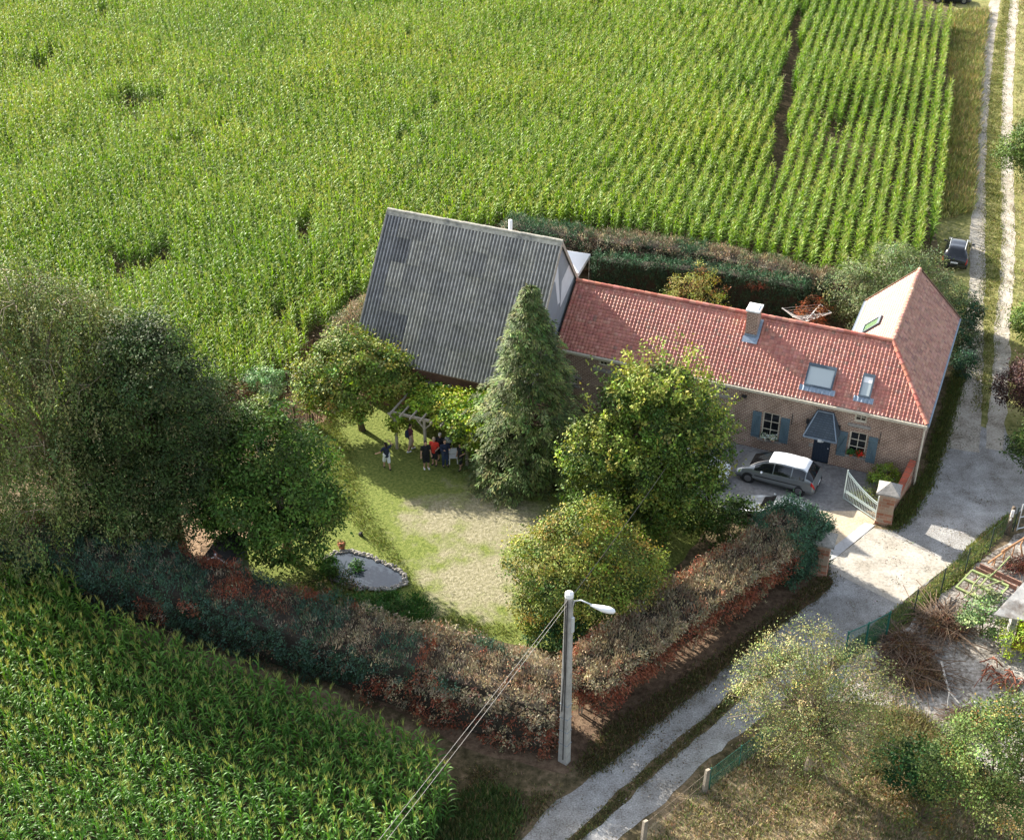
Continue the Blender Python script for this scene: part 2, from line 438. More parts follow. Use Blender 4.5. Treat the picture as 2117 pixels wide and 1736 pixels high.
M['wire_thin'] = mesh_wire("thin_wire_netting", (0.10, 0.12, 0.10), 0.16)

# ------------------------------------------------------------ ground sheets
def jitter_poly(pts, step=0.7, amt=0.18, seed=0):
    r = random.Random(seed); out = []
    for i, a in enumerate(pts):
        b = pts[(i + 1) % len(pts)]
        n = max(1, int((b - a).length / step))
        d = (b - a); nrm = Vector((-d.y, d.x, 0)).normalized() if d.length > 1e-6 else Vector((0, 0, 0))
        for k in range(n):
            p = a + d * (k / n)
            w = (noise.noise(Vector((p.x * .8, p.y * .8, seed * 3.1))) + r.uniform(-.5, .5) * .7) * amt
            out.append(p + nrm * w)
    return out
def sheet(name, pts, z, mat, amt=0.18, step=0.7, seed=1):
    ps = jitter_poly([Vector((p[0], p[1], 0)) for p in pts], step, amt, seed)
    b = MB(); b.add([(p.x, p.y, z) for p in ps], [tuple(range(len(ps)))])
    o = b.build(name, mat)
    me = o.data
    if me.polygons[0].normal.z < 0: me.flip_normals()
    return tag(o, kind='structure')
def strip(name, pts, widths, z, mat, amt=0.12, seed=1):
    left, right = [], []
    for i, p in enumerate(pts):
        d = (pts[min(i + 1, len(pts) - 1)] - pts[max(i - 1, 0)]).normalized()
        nrm = Vector((-d.y, d.x, 0)); w = widths[i] if hasattr(widths, '__len__') else widths
        left.append(p + nrm * w / 2); right.append(p - nrm * w / 2)
    return sheet(name, left + right[::-1], z, mat, amt, 0.6, seed)

b = MB(); b.add([(-350, -60, 0), (350, -60, 0), (350, 640, 0), (-350, 640, 0)], [(0, 1, 2, 3)])
tag(b.build("ground", M['ground']), kind='structure')

G = lambda *pts, z=0.0: [gp(u, v, z) for u, v in pts]
# maize soil
CORN_MAIN = ([gp(u, v, 1.6) for u, v in ((1862, -140), (1872, 6), (1895, 20), (1966, 34), (1962, 200), (1948, 340), (1930, 470), (1900, 520))] +
             [gp(u, v, 2.0) for u, v in ((1800, 560), (1740, 556), (1640, 522), (1400, 474), (1180, 442), (1040, 440), (900, 470), (800, 550), (765, 575), (648, 655), (600, 728), (560, 752), (505, 762), (440, 775), (300, 860), (-120, 860), (-420, 500), (-500, -140))])
CORN_NEAR = [gp(u, v, 1.6) for u, v in ((-160, 1095), (0, 1168), (110, 1208), (200, 1250), (400, 1332), (560, 1400), (760, 1472), (880, 1538), (925, 1590), (930, 1660), (880, 1720), (820, 1800), (700, 1960), (-250, 1960))]
sheet("field_soil", CORN_MAIN, 0.004, M['soil'], 0.3, 2.0, 3)
sheet("near_field_soil", CORN_NEAR, 0.004, M['soil'], 0.3, 1.0, 4)
# garden
sheet("lawn", G((330, 1190), (420, 1060), (560, 920), (640, 882), (700, 850), (860, 820), (1000, 860), (1200, 900), (1420, 925), (1470, 985), (1490, 1070), (1390, 1170), (1230, 1290), (1165, 1345), (1060, 1330), (900, 1290), (700, 1250), (500, 1220)), 0.004, M['lawn'], 0.25, 0.8, 5)
sheet("bare_earth", G((365, 1120), (400, 1060), (470, 1055), (540, 1060), (520, 1110), (500, 1150), (430, 1175), (380, 1165)), 0.008, M['dirt'], 0.35, 0.5, 6)
sheet("sandy_path", G((575, 850), (590, 800), (640, 820), (690, 840), (670, 872), (640, 878)), 0.008, M['dirt'], 0.2, 0.5, 7)
# verges along the track
sheet("track_verge", G((1930, 470), (1968, 34), (2010, -90), (2330, -120), (2330, 620), (2116, 1010), (2055, 1000), (2000, 800), (1965, 700), (1960, 560)), 0.004, M['verge'], 0.2, 1.5, 8)
TRK_L = G((2075, -90), (2057, 0), (2043, 84), (2033, 184), (2027, 256), (2022, 358), (2022, 458), (2019, 509), (2021, 560), (2016, 632), (2013, 675), (2009, 714), (2003, 791), (1993, 860), (1985, 930))
TRK_R = G((2120, -90), (2097, 0), (2088, 84), (2082, 192), (2080, 300), (2082, 400), (2083, 509), (2080, 586), (2074, 637), (2071, 688), (2068, 760), (2062, 850), (2055, 930))
strip("wheel_track", TRK_L, [1.15] * 10 + [1.3, 1.5, 1.7, 2.0, 2.2], 0.012, M['pale_gravel'], 0.14, 9)
strip("wheel_track", TRK_R, 1.0, 0.012, M['pale_gravel'], 0.14, 10)
ROAD = G((1975, 858), (1958, 890), (1940, 935), (1925, 986), (1902, 1040), (1877, 1070), (1846, 1096), (1806, 1092), (1703, 1173), (1724, 1202), (1690, 1240), (1647, 1265), (1560, 1335), (1447, 1425), (1402, 1459), (1345, 1499), (1289, 1553), (1270, 1570), (1152, 1653), (1075, 1736), (980, 1830),
         (1190, 1830), (1289, 1723), (1331, 1692), (1374, 1655), (1447, 1584), (1470, 1564), (1560, 1490), (1650, 1420), (1740, 1345), (1800, 1290), (1856, 1252), (1967, 1164), (2000, 1130), (2031, 1102), (2069, 1074), (2120, 1050), (2200, 1010), (2130, 960), (2085, 905), (2072, 870), (2040, 885), (2015, 875))
sheet("gravel_road", ROAD, 0.008, M['gravel'], 0.16, 0.6, 11)
strip("road_grass_strip", G((1640, 1352), (1572, 1405), (1515, 1442), (1430, 1519), (1359, 1579), (1289, 1641), (1212, 1714), (1120, 1800)), [0.25, 0.5, 0.6, 0.6, 0.65, 0.65, 0.6, 0.5], 0.014, M['ground'], 0.16, 12)
sheet("hedge_soil", G((1165, 1600), (1060, 1575), (960, 1545), (880, 1500), (700, 1410), (480, 1325), (250, 1262), (200, 1235), (420, 1250), (700, 1330), (1000, 1440), (1150, 1500), (1400, 1330), (1690, 1120), (1728, 1200), (1640, 1268), (1440, 1425), (1290, 1548)), 0.006, M["hedge_soil"], 0.25, 0.7, 18)
sheet("orchard_floor", G((1300, 1790), (1345, 1705), (1440, 1640), (1540, 1545), (1650, 1480), (1760, 1500), (1880, 1580), (2000, 1640), (2200, 1690), (2250, 1800)), 0.009, M["orchard"], 0.3, 0.8, 19)
sheet("driveway_pad", G((1806, 1091), (1967, 1164), (1856, 1250), (1703, 1173)), 0.020, M['pad'], 0.03, 0.6, 13)
sheet("yard_paving", [hw(-0.2, 0.16), hw(-14.6, 0.16), hw(-15.0, -4.2), hw(-9.5, -6.6), hw(-4.9, -4.75), hw(-1.2, -3.2)], 0.012, M['yard'], 0.06, 0.8, 14)
sheet("beige_gravel", [hw(-9.0, -6.2), hw(-4.9, -4.75), hw(-1.2, -3.2), *G((1802, 1086), (1705, 1152), (1640, 1140), (1560, 1090))], 0.016, M['beige_gravel'], 0.06, 0.7, 15)
sheet("threshold_strip", G((1787, 1080), (1808, 1086), (1728, 1152), (1704, 1164), (1690, 1156)), 0.024, M['threshold'], 0.01, 0.8, 16)
sheet("stony_ground", G((1690, 1440), (1744, 1370), (1830, 1325), (1890, 1275), (1950, 1228), (2000, 1186), (2080, 1120), (2330, 1000), (2400, 1500), (2180, 1640), (1960, 1560), (1850, 1470)), 0.004, M['ash_ground'], 0.35, 0.8, 17)

# ------------------------------------------------------------ foliage helpers
FOL = np.array((1.12, 1.20, 0.95))
def unit(a):
    return a / np.maximum(np.linalg.norm(a, axis=1, keepdims=True), 1e-6)
def leaf_arrays(P, D, N, L, W):
    """one four-cornered leaf per row: base P, direction D, face normal N, length L, width W"""
    D = unit(D); Sd = unit(np.cross(D, N)); n = len(P)
    V = np.empty((n, 4, 3), np.float32)
    V[:, 0] = P
    V[:, 1] = P + D * (L * .45)[:, None] + Sd * (W * .5)[:, None]
    V[:, 2] = P + D * L[:, None]
    V[:, 3] = P + D * (L * .45)[:, None] - Sd * (W * .5)[:, None]
    return V.reshape(-1, 3), np.arange(n * 4, dtype=np.int32).reshape(n, 4)
def pick(pal, n):
    cols = np.array([c for c, _ in pal]); w = np.array([x for _, x in pal], float)
    return cols[rng.choice(len(cols), n, p=w / w.sum())]
def tint_of(base, jit):
    n = len(base)
    v = rng.normal(1, jit, (n, 1)); h = rng.normal(0, jit * .45, (n, 3))
    return np.clip(base * np.clip(v, .35, 2.0) * (1 + h), 0.003, 0.9)

def crown_leaves(lobes, n_clump, clump_r, per, L, W, pal, shell=(0.55, 1.05), flat=0.65, droop=0.3, up=0.22, jit=0.2, cjit=0.18):
    """clumps of leaves through a crown made of ellipsoid lobes (cx,cy,cz,rx,ry,rz)"""
    lobes = np.array(lobes, float); L *= .82; W *= .84; per *= 1.5
    w = (lobes[:, 3] * lobes[:, 4] + lobes[:, 3] * lobes[:, 5]) ; w /= w.sum()
    cs, outs = [], []
    while len(cs) < n_clump:
        k = rng.choice(len(lobes), p=w); lb = lobes[k]
        d = unit(rng.normal(size=(1, 3)))[0]
        if d[2] < -0.75 and rng.random() < .7: continue
        r = shell[0] + (shell[1] - shell[0]) * rng.random() ** 0.5
        c = lb[:3] + d * lb[3:] * r
        if c[2] < 0.25: continue
        inside = 0
        for j, l2 in enumerate(lobes):
            if j != k and (((c - l2[:3]) / l2[3:]) ** 2).sum() < .5: inside = 1
        if inside and rng.random() < .75: continue
        cs.append(c); outs.append(d)
    cs = np.array(cs); outs = np.array(outs); n = len(cs)
    cr = clump_r * rng.uniform(.6, 1.45, n)
    ccol = tint_of(pick(pal, n) * FOL, cjit)
    k = np.repeat(np.arange(n), np.maximum(4, (per * rng.uniform(.5, 1.5, n)).astype(int)))
    off = rng.normal(size=(len(k), 3)) * 0.55; off[:, 2] *= flat
    P = cs[k] + off * cr[k][:, None]
    N = unit(outs[k] * .75 + np.array([0, 0, up]) + rng.normal(size=(len(k), 3)) * .45)
    D = unit(off + outs[k] * .5 + rng.normal(size=(len(k), 3)) * .5 - np.array([0, 0, droop]))
    D = unit(D - N * (D * N).sum(1, keepdims=True))
    l = L * rng.uniform(.6, 1.35, len(k)); wd = W * rng.uniform(.65, 1.3, len(k))
    V, F = leaf_arrays(P, D, N, l, wd)
    T = np.repeat(tint_of(ccol[k], jit), 4, axis=0)
    return V, F, T, cs
def limbs(b, base, cs, n, r0, fork, bend=0.25, thick=0.35):
    idx = rng.choice(len(cs), min(n, len(cs)), replace=False)
    f = Vector(fork)
    for i in idx:
        e = Vector(cs[i])
        mid = f.lerp(e, .5) + Vector(rng.normal(size=3) * bend) + Vector((0, 0, .15 * (e - f).length))
        b.tube([f - Vector((0, 0, .3)), f.lerp(mid, .5) + Vector(rng.normal(size=3) * bend * .3), mid, e], [r0 * thick * 1.2, r0 * thick * .8, r0 * thick * .5, .015], 5)
def tree(name, label, cat, base, lobes, trunk_r, fork_z, n_clump, clump_r, per, L, W, pal, mat='leaf', bark='bark', n_limb=16, group=None, lean=(0, 0), extra=None, thick=.35, **kw):
    t = empty(name, base, 0, label, cat, group)
    V, F, T, cs = crown_leaves(lobes, n_clump, clump_r, per, L, W, pal, **kw)
    if extra is not None:
        V2, F2, T2 = extra
        F = np.vstack([F, F2 + len(V)]); V = np.vstack([V, V2]); T = np.vstack([T, T2])
    quads_object("crown", V, F, M[mat], t, T)
    b = MB()
    fx, fy = lean
    b.tube([(0, 0, -.1), (fx * .3 + .03, fy * .3, fork_z * .4), (fx * .7, fy * .7 + .04, fork_z * .75), (fx, fy, fork_z)], [trunk_r * 1.35, trunk_r, trunk_r * .85, trunk_r * .7], 9)
    limbs(b, base, cs, n_limb, trunk_r, (fx, fy, fork_z), thick=thick)
    b.build("trunk", M[bark], t, smooth=True)
    return t
def shrub(name, label, cat, base, w, h, n_clump, pal, L=.16, W=.09, clump_r=.3, per=26, mat='leaf', group=None, dep=None, nl=5, stems=6, **kw):
    """a bush without a trunk to show: foliage and stems"""
    dep = dep or w
    lobes = [(0, 0, h * .5, w * .42, dep * .42, h * .5)]
    for k in range(nl):
        a = 2 * math.pi * k / max(nl, 1) + rng.uniform(-.4, .4)
        s = rng.uniform(.28, .42)
        lobes.append((math.cos(a) * w * .26, math.sin(a) * dep * .26, h * rng.uniform(.35, .72), w * s * .75, dep * s * .75, h * s * .8))
    t = empty(name, base, 0, label, cat, group)
    V, F, T, cs = crown_leaves(lobes, n_clump, clump_r, per, L, W, pal, **kw)
    quads_object("foliage", V, F, M[mat], t, T)
    b = MB()
    for i in rng.choice(len(cs), min(stems, len(cs)), replace=False):
        e = Vector(cs[i]); b.tube([(0.05 * i % .2, 0, 0), (e.x * .3, e.y * .3, e.z * .5), e], [.04, .03, .01], 5)
    b.build("stems", M['bark'], t)
    return t

def poly_area_pts(poly, n, seed=0):
    r = np.random.default_rng(seed)
    xs = np.array([p[0] for p in poly]); ys = np.array([p[1] for p in poly])
    out = np.empty((0, 2))
    while len(out) < n:
        q = np.c_[r.uniform(xs.min(), xs.max(), n * 2), r.uniform(ys.min(), ys.max(), n * 2)]
        out = np.vstack([out, q[in_poly(q, xs, ys)]])
    return out[:n]
def in_poly(q, xs, ys):
    ins = np.zeros(len(q), bool); j = len(xs) - 1
    for i in range(len(xs)):
        c = ((ys[i] > q[:, 1]) != (ys[j] > q[:, 1])) & (q[:, 0] < (xs[j] - xs[i]) * (q[:, 1] - ys[i]) / (ys[j] - ys[i] + 1e-12) + xs[i])
        ins ^= c; j = i
    return ins
def grass(name, label, poly, n, h, pal, blades=7, spread=.16, w=.03, seed=0, lean=.45, z=0.0, patch=0.0):
    q = poly_area_pts(poly, n, seed)
    if patch:
        keep = np.array([noise.noise(Vector((a * .45, b_ * .45, seed))) > patch - .5 + random.random() * .3 for a, b_ in q]); q = q[keep]
    k = np.repeat(np.arange(len(q)), blades)
    hs = h * rng.uniform(.5, 1.3, len(q))
    P = np.c_[q[k] + rng.normal(size=(len(k), 2)) * spread, np.full(len(k), z)]
    D = unit(np.c_[rng.normal(size=(len(k), 2)) * lean, np.ones(len(k))])
    N = unit(rng.normal(size=(len(k), 3)) * np.array([1, 1, .2]))
    V, F = leaf_arrays(P, D, N, hs[k] * rng.uniform(.6, 1.2, len(k)), np.full(len(k), w) * rng.uniform(.7, 1.5, len(k)))
    T = np.repeat(tint_of(tint_of(pick(pal, len(q)) * 1.25, .15)[k], .2), 4, axis=0)
    return tag(quads_object(name, V, F, M['leaf'], None, T), label, 'grass', kind='stuff')
# ------------------------------------------------------------ farmhouse
def wall_holes(b, x0, x1, z0, z1, y, holes, depth):
    """a front wall (facing -y) with recessed openings (x0,x1,z0,z1)"""
    xs = sorted({x0, x1, *[h[0] for h in holes], *[h[1] for h in holes]}); zs = sorted({z0, z1, *[h[2] for h in holes], *[h[3] for h in holes]})
    for i in range(len(xs) - 1):
        for j in range(len(zs) - 1):
            cx, cz = (xs[i] + xs[i+1]) / 2, (zs[j] + zs[j+1]) / 2
            if any(h[0] < cx < h[1] and h[2] < cz < h[3] for h in holes): continue
            b.add([(xs[i], y, zs[j]), (xs[i+1], y, zs[j]), (xs[i+1], y, zs[j+1]), (xs[i], y, zs[j+1])], [(0, 1, 2, 3)])
    for a, c, e, f in holes:
        yb = y + depth
        b.add([(a, y, e), (a, yb, e), (a, yb, f), (a, y, f)], [(0, 1, 2, 3)])
        b.add([(c, y, e), (c, yb, e), (c, yb, f), (c, y, f)], [(3, 2, 1, 0)])
        b.add([(a, y, e), (c, y, e), (c, yb, e), (a, yb, e)], [(0, 1, 2, 3)])
        b.add([(a, y, f), (c, y, f), (c, yb, f), (a, yb, f)], [(3, 2, 1, 0)])
def window(parent, x0, x1, z0, z1, y, cols, rows, fw=.07, sill=None, frame=None, bars=.035):
    """a casement set back in its opening: frame, glazing bars, pane, sill"""
    f = MB(); yb = y + .09
    f.box((x0, yb - .03, z0), (x0 + fw, yb + .04, z1)); f.box((x1 - fw, yb - .03, z0), (x1, yb + .04, z1))
    f.box((x0 + fw, yb - .03, z1 - fw), (x1 - fw, yb + .04, z1)); f.box((x0 + fw, yb - .03, z0), (x1 - fw, yb + .04, z0 + fw * 1.3))
    for i in range(1, cols):
        x = x0 + fw + (x1 - x0 - 2 * fw) * i / cols; f.box((x - bars / 2, yb - .012, z0 + fw * 1.3), (x + bars / 2, yb + .03, z1 - fw))
    for j in range(1, rows):
        z = z0 + fw * 1.3 + (z1 - z0 - 2.3 * fw) * j / rows; f.box((x0 + fw, yb - .015, z - bars / 2), (x1 - fw, yb + .027, z + bars / 2))
    w = f.build("window", M['cream'], parent)
    p = MB(); p.box((x0 + fw * .6, yb + .02, z0 + fw * .6), (x1 - fw * .6, yb + .032, z1 - fw * .6)); p.build("pane", M['glass'], w)
    if sill:
        s = MB(); s.box((sill[0], y - .09, sill[2]), (sill[1], y + .12, sill[3])); s.build("sill", M['stone'], w, bevel=.012)
    return w
def shutter(parent, x0, x1, z0, z1, y, flip):
    b = MB(); n = 5; w = (x1 - x0) / n
    for i in range(n): b.box((x0 + i * w + .004, y - .075, z0), (x0 + (i + 1) * w - .004, y - .045, z1))
    for z in (z0 + .22, z1 - .22): b.box((x0, y - .105, z - .05), (x1, y - .073, z + .05))
    a, c = (x0 + .05, x1 - .05) if flip else (x1 - .05, x0 + .05)
    b.beam((a, y - .087, z0 + .27), (c, y - .087, z1 - .27), .028, .09, (0, -1, 0))
    return b.build("shutter", M['blue'], parent)

house = empty("farmhouse", HC, HA, "long low brick farmhouse with red clay tile roof and a wing at its right end", "house")
X0, XR, YF, YB, YW, XW = -22.53, -.15, .15, 6.85, 13.0, -5.65
EZ, RZ, RY, RX = 4.2, 7.1, 3.5, -2.9
w1, w2, dr = (-9.23, -8.2, .82, 2.65), (-4.1, -3.1, 1.0, 2.62), (-6.1, -5.1, 0.0, 2.15)
s1, s2, s3, s4, s5 = (-3.98, -3.3, 3.33, 3.93), (-12.13, -11.5, 3.40, 3.93), (-19.55, -19.0, 3.46, 3.96), (-21.37, -20.88, 1.65, 2.15), (-14.0, -13.05, 1.0, 2.7)
b = MB()
wall_holes(b, X0, XR, -.1, EZ - .08, YF, [w1, w2, dr, s1, s2, s3, s4, s5], .14)
b.add([(XR, YF, -.1), (XR, YW, -.1), (XR, YW, EZ - .1), (XR, YF, EZ - .1)], [(0, 1, 2, 3)])
b.add([(XW, YB, -.1), (X0, YB, -.1), (X0, YB, EZ - .1), (XW, YB, EZ - .1)], [(0, 1, 2, 3)])
b.add([(XW, YW, -.1), (XW, YB, -.1), (XW, YB, EZ - .1), (XW, YW, EZ - .1)], [(0, 1, 2, 3)])
b.add([(XR, YW, -.1), (XW, YW, -.1), (XW, YW, EZ - .1), (RX, YW, RZ - .12), (XR, YW, EZ - .1)], [(0, 1, 2, 3, 4)])
b.build("wall", M['brick'], house)

TILES = [((0.42, 0.155, 0.11), 5), ((0.46, 0.18, 0.13), 4), ((0.38, 0.13, 0.095), 2), ((0.49, 0.22, 0.16), 1.5), ((.30, .15, .11), .5)]
BROWN = [((0.42, 0.215, 0.15), 4), ((0.47, 0.25, 0.18), 3), ((0.36, 0.17, 0.12), 2), ((0.30, 0.15, 0.115), 1)]
def tile_plane(O, ea, es, La, Ls, clip, pal, col=.225, row=.215):
    """rows of pantiles as real relief: O corner, ea along the eave, es up the slope; returns V, F, T"""
    O = np.array(O, float); ea = np.array(ea, float); es = np.array(es, float); nr = np.cross(ea, es); nr /= np.linalg.norm(nr)
    if nr[2] < 0: nr = -nr
    nc, nrw = int(math.ceil(La / col)), int(math.ceil(Ls / row))
    pa = np.array([0, .10, .22, .34, .46, .60, .80]); pz = np.array([.000, .003, .022, .036, .034, .004, 0])
    A = (np.arange(nc)[:, None] + pa[None]).ravel() * col; HA_ = np.tile(pz, nc)
    A = np.append(A, nc * col); HA_ = np.append(HA_, .0)
    Sg, Hs_ = [], []
    for r in range(nrw):
        Sg += [r * row, (r + .86) * row, (r + .93) * row]; Hs_ += [.010, .001, -.016]
    Sg = np.array(Sg); Hs_ = np.array(Hs_)
    na, ns = len(A), len(Sg)
    wob = rng.normal(0, .002, (nc + 1, nrw + 1))
    ci = np.minimum((np.arange(na) // 7), nc - 1); ri = np.arange(ns) // 3
    H = HA_[:, None] + Hs_[None] + wob[ci][:, ri]
    Pt = O + A[:, None, None] * ea + Sg[None, :, None] * es + H[..., None] * nr
    tc = tint_of(pick(pal, (nc + 1) * (nrw + 1)), .07).reshape(nc + 1, nrw + 1, 3)
    T = tc[ci][:, ri]
    i, j = np.meshgrid(np.arange(na - 1), np.arange(ns - 1), indexing='ij'); i = i.ravel(); j = j.ravel()
    ok = clip((A[i] + A[i + 1]) / 2, (Sg[j] + Sg[j + 1]) / 2)
    i, j = i[ok], j[ok]
    F = np.c_[i * ns + j, (i + 1) * ns + j, (i + 1) * ns + j + 1, i * ns + j + 1]
    V = Pt.reshape(-1, 3); T = T.reshape(-1, 3)
    if np.cross(ea, es)[2] < 0: F = F[:, ::-1]
    used = np.unique(F); mp = np.zeros(len(V), np.int32); mp[used] = np.arange(len(used))
    return V[used], mp[F], T[used]
def join_arrays(parts):
    V, F, T, o = [], [], [], 0
    for v, f, t in parts: V.append(v); F.append(f + o); T.append(t); o += len(v)
    return np.vstack(V), np.vstack(F), np.vstack(T)
YE = -.06
fr_len = math.hypot(RY - YE, RZ - EZ); fs = ((0), (RY - YE) / fr_len, (RZ - EZ) / fr_len)
wl_len = math.hypot(2.95, RZ - EZ); ws = (-(-2.95) / wl_len, 0, (RZ - EZ) / wl_len)
XL = -22.36
parts = [
    tile_plane((XL, YE, EZ), (1, 0, 0), fs, -XL, fr_len, lambda a, s: (a + XL) < -2.9 * s / fr_len, TILES),
    tile_plane((-5.85, 7.06, EZ), (-1, 0, 0), (0, -fs[1], fs[2]), -XL - 5.85 + 2.95, fr_len, lambda a, s: (a <= -XL - 5.85) & (a >= -2.95 * s / fr_len), TILES),
    tile_plane((-5.85, 13.2, EZ), (0, -1, 0), ws, 13.2 - RY, wl_len, lambda a, s: (a < 6.15 + 3.55 * s / wl_len), [((0.24, 0.118, 0.080), 4), ((0.27, 0.14, 0.10), 3), ((0.215, 0.10, 0.07), 2)]),
    tile_plane((.05, YE, EZ), (0, 1, 0), (-ws[0], 0, ws[2]), 13.26, wl_len, lambda a, s: (a > 3.56 * s / wl_len), BROWN),
]
V, F, T = join_arrays(parts)
roof = quads_object("roof", V, F, M['tile'], house, T)
# ceilings of the roof space keep the light out under the tiles
b = MB()
b.add([(XL, YE, EZ - .05), (0, YE, EZ - .05), (RX, RY, RZ - .06), (XL, RY, RZ - .06)], [(0, 1, 2, 3)])
b.add([(XL, 7.06, EZ - .05), (-5.85, 7.06, EZ - .05), (RX, RY, RZ - .06), (XL, RY, RZ - .06)], [(3, 2, 1, 0)])
b.add([(-5.85, 13.15, EZ - .05), (-5.85, 7.06, EZ - .05), (RX, RY, RZ - .06), (RX, 13.15, RZ - .06)], [(3, 2, 1, 0)])
b.add([(0, 13.15, EZ - .05), (0, YE, EZ - .05), (RX, RY, RZ - .06), (RX, 13.15, RZ - .06)], [(0, 1, 2, 3)])
b.build("underlay", M['wood_brown'], roof)
def ridge_line(p, q, mat_pal, n):
    Vs, Fs, Ts = [], [], []
    p = Vector(p); q = Vector(q); d = (q - p) / n; dn = d.normalized(); sd = dn.cross(Vector((0, 0, 1))).normalized(); up = sd.cross(dn).normalized()
    o = 0
    for k in range(n):
        tc = tint_of(pick(mat_pal, 1), .12)
        for a, rr in ((0, .150), (1.04, .128)):
            c = p + d * (k + a)
            for i in range(7):
                t = math.pi * (i / 6) ; Vs.append(c + sd * (math.cos(t) * rr) + up * (math.sin(t) * rr * .95 - .03))
                Ts.append(tc[0])
        Fs += [(o + i, o + i + 1, o + 8 + i, o + 7 + i) for i in range(6)]; o += 14
    return np.array(Vs), np.array(Fs), np.array(Ts)
RIDGE = [((0.42, 0.15, 0.10), 3), ((0.48, 0.20, 0.14), 2), ((0.36, 0.11, 0.07), 2)]
V, F, T = join_arrays([ridge_line((XL, RY, RZ + .03), (RX, RY, RZ + .03), RIDGE, 48), ridge_line((RX, RY, RZ + .03), (RX, 13.22, RZ + .03), BROWN, 24),
                       ridge_line((.02, YE + .02, EZ + .04), (RX, RY, RZ + .04), RIDGE, 14)])
quads_object("ridge_tiles", V, F, M['tile'], roof, T, True)
def on_front(x, y, h):   # a point h above the front roof slope
    z = EZ + (y - YE) / (RY - YE) * (RZ - EZ)
    return Vector((x, y - fs[2] * h, z + fs[1] * h))
def skylight(P, x0, x1, y0, y1, glass, blind=None):
    f = MB(); t = .09
    def bar(a, c, e, g):
        vs = [P(a, e, .02), P(c, e, .02), P(c, g, .02), P(a, g, .02), P(a, e, .17), P(c, e, .17), P(c, g, .17), P(a, g, .17)]
        f.add(vs, [(4, 5, 6, 7), (0, 1, 5, 4), (1, 2, 6, 5), (2, 3, 7, 6), (3, 0, 4, 7)])
    bar(x0, x0 + t, y0, y1); bar(x1 - t, x1, y0, y1); bar(x0 + t, x1 - t, y0, y0 + t * .8); bar(x0 + t, x1 - t, y1 - t * 1.6, y1)
    s = f.build("skylight", M['frame_grey'], house)
    g = MB(); g.add([P(x0 + t * .5, y0 + t * .4, .12), P(x1 - t * .5, y0 + t * .4, .12), P(x1 - t * .5, y1 - t, .12), P(x0 + t * .5, y1 - t, .12)], [(0, 1, 2, 3)])
    g.build("pane", glass, s)
    if blind:
        g = MB(); g.add([P(x0 + t, y0 + (y1 - y0) * .62, .128), P(x1 - t, y0 + (y1 - y0) * .62, .128), P(x1 - t, y1 - t * 1.6, .128), P(x0 + t, y1 - t * 1.6, .128)], [(0, 1, 2, 3)])
        g.build("blind", M['white'], s)
    a = MB(); n = 24; e0 = x0 - .22; e1 = x1 + .22
    vs, fs_ = [], []
    for i in range(n + 1):
        x = e0 + (e1 - e0) * i / n; hh = .075 + .025 * math.sin(x * 2 * math.pi / .225)
        vs += [P(x, y0 - .24, hh - .01), P(x, y0 + .02, hh + .02)]
    fs_ = [(2*i, 2*i+2, 2*i+3, 2*i+1) for i in range(n)]
    a.add(vs, fs_); a.build("apron", M['lead'], s)
    return s
skylight(on_front, -7.18, -5.55, .58, 1.68, M['sky_glass'])
skylight(on_front, -4.05, -3.36, .58, 1.70, M['sky_glass'], True)
def on_wing(y, x, h):
    z = EZ + (x + 5.85) / 2.95 * (RZ - EZ)
    return Vector((x - ws[2] * h, y, z + ws[0] * h))
def on_wing2(a, s, h): return on_wing(7.9 + (-a), -5.1 + s, h)
skylight(on_wing2, -.55, .55, 0, .95, M['green_reflection'])
# chimney
b = MB(); b.box((-11.28, 2.35, 5.6), (-10.6, 3.2, 7.85)); b.box((-11.31, 2.32, 7.62), (-10.57, 3.23, 7.76))
ch = b.build("chimney", M['brick'], roof)
b = MB(); b.box((-11.36, 2.27, 7.86), (-10.52, 3.28, 7.97)); b.box((-11.22, 2.41, 7.97), (-10.66, 3.14, 8.03)); b.build("chimney_cap", M['white'], ch, bevel=.015)
b = MB(); b.add([on_front(-11.36, 2.05, .075), on_front(-10.45, 2.05, .075), on_front(-10.45, 2.35, .09), on_front(-11.36, 2.35, .09)], [(0, 1, 2, 3)])
b.add([on_front(-10.6, 2.3, .08), on_front(-10.42, 2.3, .07), on_front(-10.42, 3.3, .07), on_front(-10.6, 3.3, .08)], [(0, 1, 2, 3)])
b.box((-11.30, 2.33, 5.9), (-10.58, 2.345, 6.38)); b.build("flashing", M['lead'], ch)
# eaves
b = MB(); b.box((XL, YE - .11, EZ - .13), (.04, YE + .02, EZ - .03)); b.box((XL, YE + .03, EZ - .30), (-.02, YF - .01, EZ - .11))
b.build("gutter", M['cream'], house)
b = MB(); b.box((.03, YE, EZ - .14), (.16, 13.2, EZ - .02)); b.box((-5.98, 7.06, EZ - .14), (-5.86, 13.2, EZ - .02)); b.build("wing_gutter", M['zinc'], house)
b = MB(); b.tube([(.06, .02, EZ - .1), (-.06, .04, EZ - .5), (-.06, .04, 0)], .05, 8); b.build("downpipe", M['cream'], house)
for x in (-5.88, .08): b = MB(); b.beam((x, 13.22, EZ - .02), (RX, 13.22 + .003 * x, RZ), .06, .2); b.build("bargeboard", M['wood_brown'], house)
